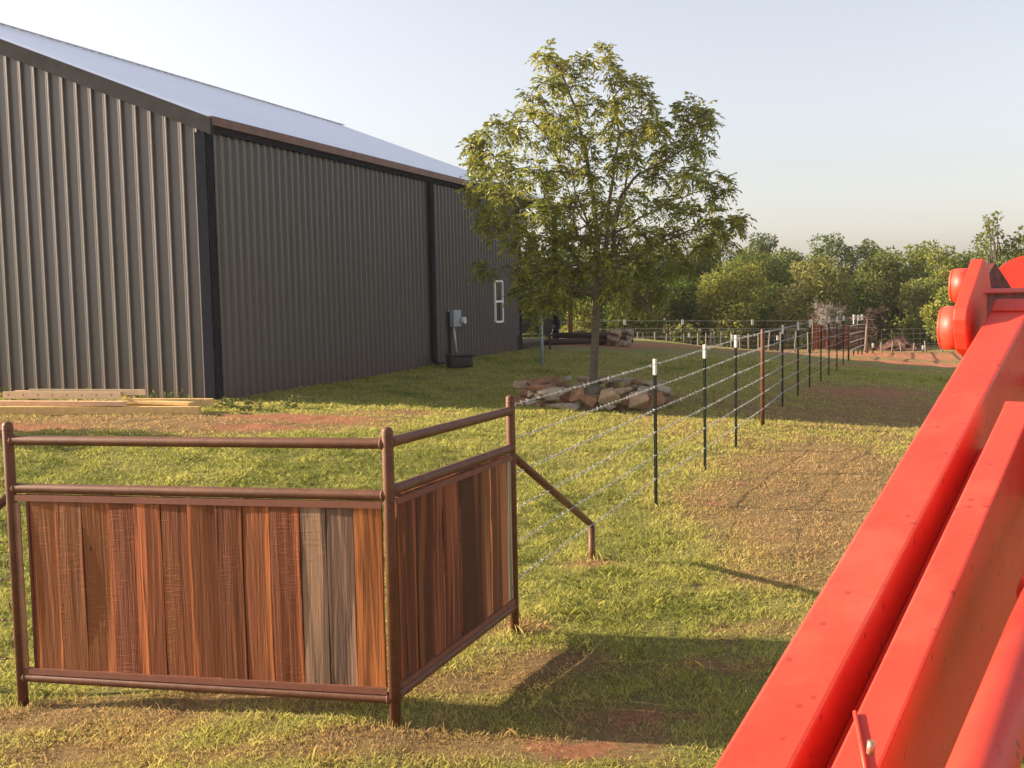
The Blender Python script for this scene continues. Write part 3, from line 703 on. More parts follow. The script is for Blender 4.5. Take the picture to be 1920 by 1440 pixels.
# log and rock pile behind
for k, (px, py, l, r) in enumerate([(1085, 640, 3.2, .10), (1120, 638, 2.6, .12), (1105, 630, 2.6, .10), (1140, 632, 1.6, .12), (1150, 641, 1.2, .11)]):
    b = G(px, py + 6 if py > 632 else 646); c = Vector((b.x, b.y, b.z + (.1 if py > 632 else .31))); d = Vector((l / 2, random.uniform(-.3, .3), random.uniform(-.05, .05)))
    pts = [c - d, c - d * .3 + UP * .03, c + d * .4, c + d]
    o = MB().tube(pts, [r, r * 1.05, r * .95, r * .9], 9).build('log', M_darkwood, loc=c)
    setp(o, ['long dark log at the left foot of the log pile', 'thick log at the bottom of the log pile behind the trunk', 'long log lying across the top of the log pile', 'short log on the top right of the log pile', 'short stubby log low at the right of the log pile'][k], 'log', 'logs of the pile behind the tree')
for k in range(9):
    px = 1145 + k * 4.2; b = G(px, 648); ty = random.choice(['rust', 'tan', 'grey'])
    rock('rock', b + Vector((0, random.uniform(-.3, .3), .1 + (k % 3) * .17)), random.uniform(.35, .55), .4, random.uniform(.22, .34), ROCKM[ty], {'rust': 'rust brown boulder heaped at the right end of the log pile', 'tan': 'tan boulder heaped at the right end of the log pile', 'grey': 'grey boulder heaped at the right end of the log pile'}[ty], 'boulders by the log pile')

# ------------------------------------------------------------------ ladder and lumber by the barn
def gl(px, py): return G(px, py)
def plank(p, q, h, t, mt, z, label, n_='plank'):
    p = Vector((p.x, p.y, p.z + z)); q = Vector((q.x, q.y, q.z + z)); d = (q - p).normalized(); w = Vector((-d.y, d.x, 0)).normalized()
    o = MB().bar(p, q, w * t, UP * h).build(n_, mt, loc=(p + q) / 2, bevel=.003); return setp(o, label, 'plank', 'lumber beside the barn')
plank(gl(-90, 778), gl(375, 778), .14, .14, M_lumber, .07, 'long yellow plank lying nearest the grass in the lumber stack')
plank(gl(238, 772), gl(400, 772), .12, .14, M_lumber, .16, 'short yellow plank at the right end of the lumber stack')
plank(gl(-80, 775), gl(235, 777), .07, .14, M_lumber2, .18, 'pinkish plank under the cream ladder rail')
plank(gl(240, 772), gl(360, 776), .05, .2, M_lumber, .17, 'thin yellow board on the right part of the lumber stack')
plank(gl(30, 768), gl(255, 769), .06, .10, M_lumber2, .30, 'narrow pinkish board at the back top of the lumber stack')
p, q_ = gl(8, 773), gl(228, 774)
ld = thing('ladder', 'cream ladder lying on its side on the planks, round rung ends showing', 'ladder', p)
d = (q_ - p).normalized(); w = Vector((-d.y, d.x, 0)).normalized()
if w.y < 0: w = -w
z0 = .29
MB().bar(p + UP * z0, q_ + UP * z0, w * .03, UP * .12).build('side_rail', M_ladder, ld, bevel=.004)
MB().bar(p + w * .38 + d * .25 + UP * (z0 + .02), q_ + w * .38 + d * .25 + UP * (z0 + .02), w * .03, UP * .10).build('side_rail', M_ladder, ld, bevel=.004)
L_ = (q_ - p).length
for k in range(8):
    c = p + d * (L_ * (k + .4) / 8) + UP * (z0 + .005); MB().tube([c - w * .02, c + w * .39], .016, 10).build('rung', M_redbolt, ld)

# weeds and leafy plants
def leaf_cards(cs, sizes, dirs, rs, droop=.5, aspect=.42):
    """cs (n,3) base points, dirs (n,3) unit; returns (n,4,3) diamond leaves"""
    n = len(cs); r = rs.normal(size=(n, 3)); side = np.cross(dirs, r); side /= np.linalg.norm(side, axis=1)[:, None] + 1e-9
    tip = cs + dirs * sizes[:, None]; mid = cs + dirs * (sizes * .45)[:, None]; w = side * (sizes * aspect / 2)[:, None]
    return np.stack([cs, mid + w, tip, mid - w], 1)
def unit(v): return v / (np.linalg.norm(v, axis=1)[:, None] + 1e-9)
def weed(b, h, r, n, label, tint=(.5, .3), size=.06, stems=6):
    t = thing('weed', label, 'weed', b, 'weeds along the barn wall'); rs = np.random.default_rng(int(abs(b.x * 1000)) + n)
    m = MB(); cs = []
    for k in range(stems):
        a = rs.random() * 6.28; e_ = Vector((b.x + math.cos(a) * r * rs.random(), b.y + math.sin(a) * r * rs.random() * .5, b.z + h * (.5 + .5 * rs.random())))
        st = Vector((b.x + (rs.random() - .5) * r, b.y + (rs.random() - .5) * r * .5, b.z)); m.tube([st - UP * .03, (st + e_) / 2 + Vector((0, 0, .02)), e_], [.004, .003, .0015], 4, cap=False)
        for q in range(n // stems): 
            u = rs.random(); c = st + (e_ - st) * u; cs.append((c.x, c.y, c.z))
    m.build('stem', M_barkl, t)
    cs = np.array(cs); dr = rs.normal(size=cs.shape); dr[:, 2] = abs(dr[:, 2]) * .6; V = leaf_cards(cs, size * (.5 + rs.random(len(cs))), unit(dr), rs)
    link_mesh('leaves', quads_mesh('leaves', V, np.clip(tint[0] + tint[1] * (rs.random(len(cs)) - .5), 0, 1)), M_folg, t)
for (px, py, h, r, n, lab) in [(15, 752, .28, .35, 160, 'bushy green weed behind the left end of the ladder'), (60, 752, .2, .3, 100, 'low weed behind the ladder, second from the left'), (290, 757, .25, .4, 160, 'green weed against the wall behind the short plank'),
        (320, 757, .28, .3, 140, 'darker weed by the wall right of the short plank'), (420, 765, .2, .5, 200, 'low weed at the foot of the barn corner trim'), (470, 768, .22, .5, 200, 'low weed along the long wall just past the corner'),
        (545, 766, .24, .3, 140, 'upright weed near the edge of the barn shadow'), (350, 762, .2, .3, 80, 'small weed beside the plank ends')]:
    weed(G(px, py), h, r, n, lab, (.55, .5))
# a big dry leaf stalk leaning on the wall
b = G(142, 752); t = thing('leafy_stalk', 'bright curled leaf sprouting behind the ladder against the wall', 'plant', b)
m = MB(); m.add([b, b + Vector((.10, 0, .10)), b + Vector((.22, -.02, .24)), b + Vector((.33, -.02, .31)), b + Vector((.26, 0, .19)), b + Vector((.12, 0, .03))], [(0, 1, 2, 3, 4, 5)])
m.add([b + Vector((.3, 0, 0)), b + Vector((.34, 0, .08)), b + Vector((.38, 0, .14)), b + Vector((.37, .0, .05))], [(0, 1, 2, 3)])
me_ = bpy.data.meshes.new('leaf'); me_.from_pydata([tuple(v) for v in m.v], [], m.f); a = me_.attributes.new('tint', 'FLOAT', 'POINT'); a.data.foreach_set('value', [.75] * len(m.v)); link_mesh('leaf', me_, M_folg, t)

# ------------------------------------------------------------------ trees
def curve(p, q, bend, n=7, rs=random):
    p, q = Vector(p), Vector(q); mid = Vector((rs.uniform(-1, 1), rs.uniform(-1, 1), rs.uniform(-.3, 1))) * bend * (q - p).length
    return [p + (q - p) * t + mid * math.sin(math.pi * t) * .5 for t in np.linspace(0, 1, n)]
# main pecan: lobes traced as places in space round the trunk
TB = Vector((1.53, 20.1, float(T0(1.53, 20.1))))
YT = 20.1
pec = thing('pecan_tree', 'slender young pecan tree with airy yellow-green crown inside the rock ring', 'tree', TB)
LOB = [  # px, py, radius px, depth offset m, density
 (1020, 105, 28, 0, .9), (1048, 125, 26, .2, .8), (1085, 112, 24, -.2, .8), (1135, 108, 30, .3, .9), (1152, 140, 22, .1, .7), (1030, 155, 34, -.4, .9), (1078, 160, 30, .5, .8), (1000, 180, 26, .3, .7), (1175, 155, 22, -.3, .6), (1200, 160, 20, .3, .8),
 (1000, 215, 36, 0, .9), (1050, 215, 42, -.6, 1), (1110, 195, 42, .6, 1), (1165, 195, 38, -.2, .9), (1215, 190, 26, .4, .8), (970, 235, 34, .5, .9), (935, 245, 34, -.4, .9), (905, 262, 34, .2, 1), (880, 280, 28, -.1, .9), (1020, 260, 46, 1.0, 1), (1080, 255, 50, -1.0, 1.1), (1140, 245, 46, .9, 1),
 (1290, 200, 24, 0, .9), (1325, 205, 24, .3, 1), (1330, 232, 22, -.3, .8), (1280, 225, 30, .3, 1), (1230, 235, 40, -.5, 1.1), (1195, 250, 40, .3, 1), (1300, 258, 34, -.2, .8), (1320, 275, 24, .2, .7), (1250, 275, 40, .7, 1), (1180, 295, 46, -1.0, 1.1),
 (890, 310, 34, .3, 1), (930, 300, 36, -.9, .9), (965, 320, 40, .9, .9), (900, 345, 38, 0, 1.1), (940, 365, 40, -.7, 1.1), (1000, 330, 44, -1.3, 1.1), (1050, 320, 50, 1.3, 1.1), (1110, 315, 50, -.6, 1), (1235, 330, 44, .4, 1.1), (1290, 325, 38, -.6, 1), (1330, 335, 30, .3, .9), (1358, 345, 20, -.1, .9), (1345, 370, 18, .2, .5),
 (905, 395, 34, .2, 1.1), (925, 425, 30, -.5, 1.1), (965, 405, 44, .9, 1.1), (1015, 390, 50, -1.3, 1.2), (1070, 385, 52, .8, 1.1), (1130, 380, 48, -1.3, 1.1), (1190, 375, 46, 1.2, 1), (1245, 385, 42, -.5, .9), (1300, 400, 40, .6, 1), (1345, 410, 34, -.2, 1), (1375, 418, 20, .1, .9), (1390, 408, 12, -.2, .8),
 (980, 455, 44, -.9, 1.2), (1035, 450, 50, 1.2, 1.3), (1090, 445, 50, -.8, 1.3), (1150, 440, 50, 1.0, 1.3), (1205, 440, 46, -.9, 1.2), (1260, 440, 40, .7, 1.2), (1310, 450, 36, -.4, 1.1), (1350, 445, 26, .4, .8),
 (910, 505, 22, .6, 1.3), (990, 505, 44, .6, 1.4), (1035, 510, 46, -.8, 1.4), (1085, 500, 44, 1.1, 1.3), (1140, 495, 48, -1.1, 1.4), (1195, 495, 46, .9, 1.2), (1245, 490, 36, -.4, .9), (1290, 485, 26, .2, .7),
 (985, 548, 34, .2, 1.3), (1030, 555, 40, -.5, 1.3), (1075, 550, 36, .8, 1.1), (1150, 545, 38, -.9, 1.0), (1190, 555, 40, .5, .9), (1235, 540, 28, .3, .6), (1010, 585, 24, .3, .9)]
trunk_pts = [TB - UP * .3, TB + Vector((-.02, 0, 0)), at(1116, 640, YT), at(1119, 560, YT), at(1121, 520, YT)]
m = MB(); m.tube(trunk_pts, [.115, .085, .072, .068, .062], 12)
main = [(at(1121, 520, YT), .085)]
limbs = [ # polylines in px with depth offsets and radii
 ([(1121, 520, 0), (1120, 450, .1), (1112, 380, .2), (1100, 300, .1), (1085, 220, .2), (1060, 150, .1), (1035, 110, 0)], .075),
 ([(1120, 545, 0), (1135, 470, -.1), (1140, 400, -.1), (1150, 330, 0), (1160, 250, .1), (1150, 180, .1), (1140, 120, .2)], .06),
 ([(1120, 540, 0), (1150, 470, .2), (1150, 420, .2), (1165, 365, .1), (1200, 325, 0), (1240, 305, .2), (1300, 270, 0), (1318, 225, .1)], .06),
 ([(1118, 530, 0), (1090, 495, -.2), (1065, 465, -.3), (1035, 435, -.3), (1000, 400, -.2), (950, 350, 0), (905, 300, 0)], .055),
 ([(1118, 520, 0), (1160, 500, .3), (1210, 470, .4), (1270, 440, .3), (1330, 420, .1), (1375, 410, 0)], .045),
 ([(1150, 440, .1), (1200, 410, 0), (1260, 375, -.1), (1320, 355, 0), (1350, 345, 0)], .03),
 ([(1116, 560, 0), (1085, 540, .3), (1040, 530, .3), (990, 520, .3), (930, 505, .4), (905, 500, .5)], .035),
 ([(1090, 300, .1), (1050, 270, .4), (1000, 230, .3), (960, 225, .2), (935, 235, -.2)], .03),
 ([(1120, 470, .3), (1100, 420, .9), (1070, 370, 1.2), (1050, 310, 1.2)], .04),
 ([(1122, 500, -.2), (1110, 440, -.9), (1080, 360, -1.1), (1060, 260, -.8)], .04),
 ([(1150, 430, 0), (1170, 370, -.8), (1180, 300, -1), (1200, 220, -.4), (1205, 170, .2)], .035),
 ([(1120, 545, 0), (1155, 555, -.5), (1195, 570, -.3), (1215, 590, -.2)], .025)]
nodes = []
for pl, r0 in limbs:
    pts = [at(a, b_, YT + c_) for a, b_, c_ in pl]; n = len(pts)
    fine = []
    for i_ in range(n - 1):
        for t in (0, .33, .66): fine.append(pts[i_].lerp(pts[i_ + 1], t) + Vector((random.uniform(-1, 1), random.uniform(-1, 1), random.uniform(-1, 1))) * .02)
    fine.append(pts[-1]); rr = [r0 * .78 * (1 - .82 * i_ / (len(fine) - 1)) for i_ in range(len(fine))]
    m.tube(fine, rr, 8); nodes += [(f, r) for f, r in zip(fine, rr)]
leaf_c, leaf_d, leaf_t = [], [], []
pr = np.random.default_rng(5)
for (px, py, rp_, dy, den) in LOB:
    c = at(px, py, YT + dy); R_ = rp_ / FPX * YT * .91
    best = min(nodes, key=lambda q: (q[0] - c).length + max(0, q[0].z - c.z) * .6)
    if (best[0] - c).length > .12: m.tube(curve(best[0], c, .22, 6), [min(.022, best[1]), .018, .014, .011, .008, .006], 5, cap=False)
    nt_ = int(11 * den * (R_ / .35) ** 1.6) + 4
    for k in range(nt_):
        v = pr.normal(size=3); v /= np.linalg.norm(v); v *= R_ * (pr.random() ** .45) * 1.08; v[2] *= .85
        e_ = c + Vector(v); tw = curve(c, e_, .3, 4)
        if k % 2 == 0: m.tube(tw, [.006, .005, .004, .0025], 3, cap=False)
        # compound leaves near the twig end
        for q in range(int(3 + pr.integers(0, 3))):
            u = .35 + .65 * pr.random(); s0 = Vector(c).lerp(e_, u); out = Vector(v).normalized(); dv = Vector(pr.normal(size=3)) * .8 + out * .9; dv.z -= .1; dv.normalize()
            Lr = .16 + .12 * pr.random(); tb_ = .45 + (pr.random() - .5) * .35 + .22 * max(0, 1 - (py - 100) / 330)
            for w_ in range(5):
                t = (w_ + .6) / 5; pos = s0 + dv * Lr * t - UP * (Lr * .45 * t * t)
                for sgn in (-1, 1):
                    sd = dv.cross(UP); sd = sd.normalized() * sgn if sd.length > 1e-3 else Vector((sgn, 0, 0))
                    ld_ = (sd * .75 + dv * .55 - UP * (.15 + .5 * t)).normalized()
                    leaf_c.append(pos[:]); leaf_d.append(ld_[:]); leaf_t.append(tb_ + (pr.random() - .5) * .2)
m.build('trunk', M_bark, pec)
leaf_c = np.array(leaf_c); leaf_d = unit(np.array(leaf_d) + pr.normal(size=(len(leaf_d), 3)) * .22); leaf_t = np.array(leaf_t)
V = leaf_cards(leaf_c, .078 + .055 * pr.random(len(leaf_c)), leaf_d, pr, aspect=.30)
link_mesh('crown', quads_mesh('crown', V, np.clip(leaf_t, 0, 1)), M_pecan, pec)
# haze: thin evening air in one closed box
hz, ht = mat('haze'); ho = ht.nodes.new('ShaderNodeOutputMaterial'); pv = ht.nodes.new('ShaderNodeVolumePrincipled')
pv.inputs['Color'].default_value = (.95, .90, .86, 1); pv.inputs['Density'].default_value = HAZE; pv.inputs['Anisotropy'].default_value = .3
ht.links.new(pv.outputs[0], ho.inputs['Volume'])
if HAZE: setp(MB().box((0, 40, 5.5), 300, 300, 15).build('haze', hz), 'thin pale evening haze', None, None, 'stuff')
print('pecan leaves', len(leaf_c))

def tree(px, ytop, hw_px, Yd, label, mt, tb=.5, nl=16, dens=1.0, seed=1, trunk=True, airy=False, base_py=None, bark=None, group='trees of the far woodland', leaf=.17, low=.12, name='woodland_tree', thin=.42):
    rs = np.random.default_rng(seed); rr = random.Random(seed)
    top = at(px, ytop, Yd); gz = float(T0(top.x, Yd)); b = Vector((top.x, Yd, gz)); hgt = top.z - gz; W = hw_px / FPX * Yd
    t = thing(name, label, 'tree', b, group); m = MB()
    if trunk: m.tube([b - UP * .3, b + UP * hgt * .3 + Vector((rr.uniform(-.2, .2), 0, 0)), b + UP * hgt * .75], [.16 + W * .03, .12, .04], 7)
    cs, ds, ts = [], [], []
    for k in range(nl):
        u = (k + .5) / nl; zz = low + (1 - low) * (u ** .85) * .93; env = math.sqrt(max(.05, 1 - (abs(zz - .48) / .56) ** 2.2))
        a = rr.uniform(0, 6.28); rd = W * env * math.sqrt(rr.uniform(.12, 1.)) * .82
        rl = W * rr.uniform(.28, .46) * (.75 if zz > .8 else 1)
        c = np.array([b.x + math.cos(a) * rd, b.y + math.sin(a) * rd * .8, gz + hgt * zz - rl * .3])
        if trunk: m.tube(curve(b + UP * hgt * min(.7, zz * .55), c, .25, 5, rr), [.05, .04, .03, .02, .012], 4, cap=False)
        n = int(dens * 380 * (rl / .9) ** 1.7 * (.17 / leaf) ** 1.5)
        v = unit(rs.normal(size=(n, 3))); rad = rl * (.55 + .5 * rs.random(n) ** .6) * (1 + .35 * np.sin(v[:, 0] * 5 + k) * np.sin(v[:, 1] * 4 + 2 * k) * np.sin(v[:, 2] * 6 + k))
        p = c + v * rad[:, None] * np.array([1, 1, .8]); cs.append(p); d_ = v + rs.normal(size=(n, 3)) * .9; d_[:, 2] -= .35; ds.append(unit(d_)); ts.append(np.full(n, tb + rr.uniform(-.16, .16)) + (rs.random(n) - .5) * .22)
    if trunk: m.build('trunk', bark or M_bark, t)
    cs = np.concatenate(cs); ds = np.concatenate(ds); ts = np.concatenate(ts)
    V = leaf_cards(cs, leaf * (.6 + .8 * rs.random(len(cs))), ds, rs, aspect=thin + .12)
    link_mesh('crown', quads_mesh('crown', V, np.clip(ts, 0, 1)), mt, t); return len(cs)
tot = 0
FT = [ # px, top, half width px, distance, tint, label
 (985, 470, 60, 62, .35, 'dark woodland tree seen past the barn end, left of the pecan trunk'), (1055, 455, 62, 66, .4, 'woodland tree directly behind the left of the pecan crown'), (1090, 565, 30, 52, .85, 'small golden-leaved tree glowing left of the pecan trunk'),
 (1125, 470, 60, 68, .45, 'woodland tree straight behind the pecan trunk'), (1185, 500, 52, 60, .6, 'light green woodland tree just right of the pecan trunk'), (1235, 465, 60, 70, .4, 'woodland tree behind the right side of the pecan crown'),
 (1285, 455, 56, 72, .4, 'dark woodland tree right of the pecan crown'), (1345, 430, 52, 72, .55, 'tall woodland tree under the pecan crown tip'), (1365, 495, 66, 60, .8, 'broad yellow-green tree standing forward in the woodland'),
 (1432, 436, 40, 76, .15, 'dark evergreen top poking above the woodland'), (1420, 470, 56, 68, .5, 'mid green woodland tree below the dark evergreen top'), (1300, 520, 50, 62, .3, 'shaded woodland tree filling the dark gap left of the yellow-green tree'), (1480, 478, 50, 72, .45, 'round topped woodland tree in the low middle of the skyline'),
 (1560, 440, 44, 72, .4, 'tallest knobbly tree in the middle of the skyline'), (1615, 455, 44, 72, .4, 'knobbly tree right of the skyline peak'), (1520, 490, 62, 60, .78, 'bright green tree standing behind the dead grey bush'), (1590, 520, 52, 64, .3, 'dark green tree behind the far board gate'), (1450, 540, 40, 64, .25, 'shaded tree in the dip beside the bright green tree'),
 (1655, 475, 46, 66, .5, 'woodland tree left of the twin skyline crowns'), (1700, 462, 48, 66, .62, 'left one of the twin skyline crowns'), (1765, 456, 46, 62, .72, 'right one of the twin skyline crowns, sparse at top'), (1735, 530, 46, 60, .6, 'leafy tree in front of the twin crowns'),
 (1690, 560, 40, 66, .15, 'deep shaded tree behind the soil mound'), (1790, 550, 46, 54, .75, 'sunlit yellow-green tree just left of the red loader arm'), (1830, 480, 50, 62, .55, 'tree filling the skyline behind the loader pivot'), (1900, 480, 60, 62, .5, 'tree behind the top of the red loader'), (1980, 470, 70, 66, .5, 'tree at the right frame edge behind the loader')]
for k, (px, yt, hw_, Yd, tb, lab) in enumerate(FT):
    tot += tree(px, yt - 10, hw_ * 1.2, Yd, lab, M_folg if k % 3 == 0 else M_fol, tb, nl=24, dens=1.5, seed=100 + k, leaf=.17)
# airy tall tree right
for k, (px, yt, hw_, Yd, lab) in enumerate([(1866, 383, 44, 48, 'tall sparse tree with bare twigs above the loader pivot'), (1935, 400, 50, 48, 'sparse tree at the right edge above the loader')]):
    tot += tree(px, yt, hw_, Yd, lab, M_folg, .5, nl=20, dens=1.0, seed=300 + k, leaf=.15, low=.3)
# far wood mass closing gaps
tot2 = 0
rs = np.random.default_rng(3); cs = []
for k in range(150):
    x = rs.uniform(-40, 75); y = rs.uniform(80, 92); z = -.75 + rs.uniform(.3, 5.2); n = 420; v = unit(rs.normal(size=(n, 3))); cs.append(np.array([x, y, z]) + v * rs.uniform(1.0, 1.9) * (.7 + .4 * rs.random((n, 1))))
cs = np.concatenate(cs); V = leaf_cards(cs, .3 * (.6 + .8 * rs.random(len(cs))), unit(rs.normal(size=cs.shape)), rs, aspect=.6)
setp(link_mesh('woodland', quads_mesh('woodland', V, .3 + .2 * rs.random(len(cs))), M_fol), 'dense woodland mass behind the nearer trees', None, None, 'stuff')
# understory along the tree line
cs = []
for k in range(110):
    x = rs.uniform(-6, 45); y = rs.uniform(57, 66); z = -.75 + rs.uniform(0, .9); n = 260; v = unit(rs.normal(size=(n, 3))); cs.append(np.array([x, y, z]) + v * rs.uniform(.5, 1.0) * (.7 + .4 * rs.random((n, 1))))
cs = np.concatenate(cs); V = leaf_cards(cs, .2 * (.6 + .8 * rs.random(len(cs))), unit(rs.normal(size=cs.shape)), rs, aspect=.5)
setp(link_mesh('undergrowth', quads_mesh('undergrowth', V, .4 + .35 * rs.random(len(cs))), M_folg), 'brushy undergrowth along the foot of the woodland', None, None, 'stuff')
print('woodland leaves', tot)
tree(-300, 590, 110, 15.6, 'added unseen bush left of the frame whose shade crosses the grass', M_folg, .4, nl=14, dens=1.2, seed=77, leaf=.12, low=.2, group='shade casters added left of the yard', name='shadow_shrub')  # invented out-of-view bush, placed to cast the shade band on the lawn
def deadbush(px, py, hpx, wpx, Yd, mt, label, n=260, th=.012, dead=True):
    b = at(px, py, Yd); b.z = float(T0(b.x, Yd)); top = at(px, py - hpx, Yd).z; h = top - b.z; W = wpx / FPX * Yd; m = MB(); rr = random.Random(px)
    for k in range(9):
        a = rr.uniform(0, 6.28); e_ = b + Vector((math.cos(a) * W * .5, math.sin(a) * W * .5, h * rr.uniform(.6, .85))); main_ = curve(b, e_, .2, 6, rr); m.tube(main_, [.05, .04, .03, .025, .02, .012], 5, cap=False)
        for j in range(n // 9):
            s_ = main_[rr.randint(2, 5)]; d_ = Vector((rr.gauss(0, 1), rr.gauss(0, 1), rr.gauss(.4, .8))).normalized() * rr.uniform(.3, .8) * W * .6; m.tube(curve(s_, s_ + d_, .3, 4, rr), [th, th * .8, th * .6, th * .3], 3, cap=False)
    o = m.build('dead_bush', mt, loc=b); return setp(o, label, 'bush')  # the brown one is an added stand-in for a reflection
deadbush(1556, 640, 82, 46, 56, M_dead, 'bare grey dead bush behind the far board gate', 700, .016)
deadbush(1645, 650, 84, 34, 57, M_addedbrown, 'brown twig bush right of the far gate, added in place of a reflection', 1500, .022)  # made-up bush standing in for a brown glass reflection

# ------------------------------------------------------------------ far fences and gate
def ground_at(px, Yd): p = at(px, 640, Yd); p.z = float(T0(p.x, Yd)); return p
fp = []
for k, (px, Yd) in enumerate([(1172, 48), (1280, 49), (1411, 49), (1520, 48.5)]):
    b = ground_at(px, Yd); b.z = at(px, 600, Yd).z - 1.5; fp.append(b)
    t = thing('fence_post', ['green T-post of the back fence just right of the pecan trunk', 'green T-post of the back fence below the shaded gap', 'green T-post of the back fence below the yellow-green tree', 'green T-post of the back fence left of the far gate'][k], 'fence post', b, 'T-posts of the back fence')
    mm = MB(); tpost_mesh(mm, b, 1.5, .026, False); mm.build('post', M_tpost, t)
    MB().bar(b + UP * 1.28, b + UP * 1.52, Vector((.10, 0, 0)), Vector((0, .03, 0))).build('white_tip', M_white, t)
for j, z in enumerate((1.46, 1.1, .72)):
    mm = MB(); pp = [fp[0] + Vector((-9, 0, z))] + [b + UP * z for b in fp] + [fp[-1] + Vector((3, .2, z))]; mm.tube(pp, .007, 4, cap=False)
    o = mm.build('fence_wire', M_wire, loc=pp[0]); setp(o, 'plain wire, %s strand of the back fence beyond the dirt berm' % ['top', 'middle', 'bottom'][j], 'wire', 'wires of the back fence')
pk = [1127, 1164, 1193, 1206, 1228, 1245, 1262, 1280, 1307, 1321, 1331, 1340, 1352, 1372, 1390, 1406, 1423, 1441, 1462, 1490, 1515, 1652, 1672, 1690, 1712, 1738, 1765]
PT = []
for k, px in enumerate(pk):
    Yd = 54 if px < 1600 else 52; b = ground_at(px + random.uniform(-2, 2), Yd); h = at(px, 624 + random.uniform(-3, 3), Yd).z if px < 1600 else at(px, 641 + random.uniform(-3, 2), Yd).z
    lean = random.uniform(-.12, .12); o = MB().tube([b - UP * .3, Vector((b.x + lean, b.y, h))], [.045, .035], 6).build('wooden_stake', M_barkl, loc=b); PT.append(b)
    setp(o, 'thin weathered wooden stake of the mesh fence in front of the woodland' if px < 1600 else 'thin leaning wooden stake of the mesh fence right of the far gate', 'fence post', 'wooden stakes of the mesh fence')
for part_, lab in (([b for b, px in zip(PT, pk) if px < 1600], 'low wire mesh strung on wooden stakes in front of the woodland'), ([b for b, px in zip(PT, pk) if px > 1600], 'low wire mesh strung on stakes right of the far gate')):
    mm = MB()
    for z in (.15, .4, .65, .9, 1.15): mm.tube([Vector((b.x, b.y, b.z + z)) for b in part_], .005, 3, cap=False)
    for a_, c_ in zip(part_[:-1], part_[1:]):
        n = max(1, int((c_ - a_).length / .3))
        for i_ in range(n): q = a_.lerp(c_, i_ / n); mm.bar(q, q + UP * 1.15, Vector((.004, 0, 0)), Vector((0, .004, 0)))
    o = mm.build('mesh_fence', M_wire, loc=part_[0]); setp(o, lab, 'fence')
for k, (px, py) in enumerate([(1292, 629), (1373, 632), (1458, 634), (1637, 648), (1731, 652)]):
    Yd = 51.5; b = ground_at(px, Yd); tp = at(px, py, Yd).z
    t = thing('fence_post', 'short T-post with a white tip among the stakes, ' + ['leftmost', 'second from left', 'third from left', 'beside the far gate', 'right of the soil mound'][k], 'fence post', b, 'short posts among the stakes')
    MB().bar(b - UP * .2, Vector((b.x, b.y, tp - .1)), Vector((.05, 0, 0)), Vector((0, .05, 0))).build('post', M_tpost, t); MB().bar(Vector((b.x, b.y, tp - .1)), Vector((b.x, b.y, tp + .12)), Vector((.09, 0, 0)), Vector((0, .05, 0))).build('white_tip', M_white, t)
# soil mound
b = G(1697, 657); b.y += .5
vs, fs = [], []; nr, na = 7, 22; mm = MB(); pm = np.random.default_rng(9)
for i_ in range(nr + 1):
    r_ = i_ / nr
    for j in range(na): a = 2 * math.pi * j / na; rad = r_ * 1.35 * (1 + .1 * pm.normal() * (i_ > 0)); vs.append((b.x + rad * math.cos(a) * (1.15 if math.cos(a) < 0 else .8), b.y + rad * math.sin(a), b.z - .05 + .78 * (1 - r_) ** .9 + .03 * pm.normal()))
for i_ in range(nr):
    for j in range(na): j2 = (j + 1) % na; fs.append((i_ * na + j, i_ * na + j2, (i_ + 1) * na + j2, (i_ + 1) * na + j))
mm.add(vs, fs); o = mm.build('soil_mound', M_soil, loc=b); setp(o, 'dark brown pile of soil past the end of the track, left of the loader', 'soil pile')
# far gate panel of boards
P0, P1 = G(1524, 658), G(1592, 662); P1 = ground_at(1622, P0.y + .6); dgt = (P1 - P0); dgt.z = 0; ug = dgt.normalized(); Lg = dgt.length; ngt = Vector((ug.y, -ug.x, 0))
gt = thing('far_board_fence', 'distant rusty pipe and reddish board panel at the end of the track', 'fence', P0)
zt_ = at(1524, 598, P0.y).z - P0.z; zm_ = at(1524, 610, P0.y).z - P0.z
for f_ in (0, .5, 1): q = P0 + ug * Lg * f_; MB().tube([q - UP * .2, q + UP * (zt_ + .1)], .045, 8).build('post', M_pipe, gt)
for z in (zt_, zm_, .1): MB().tube([P0 + UP * z, P0 + ug * Lg + UP * z], .035, 8).build('rail', M_pipe, gt)
nb_ = 16
for k in range(nb_):
    a_, c_ = Lg * k / nb_ + .02, Lg * (k + 1) / nb_ - .005
    MB().bar(P0 + ug * (a_ + c_) / 2 + UP * .12, P0 + ug * (a_ + c_) / 2 + UP * (zm_ - .03), ug * (c_ - a_), ngt * .03).build('board', M_board, gt, col=random.choice([o1, o2, o4, (.22, .08, .05)]) + (1,))
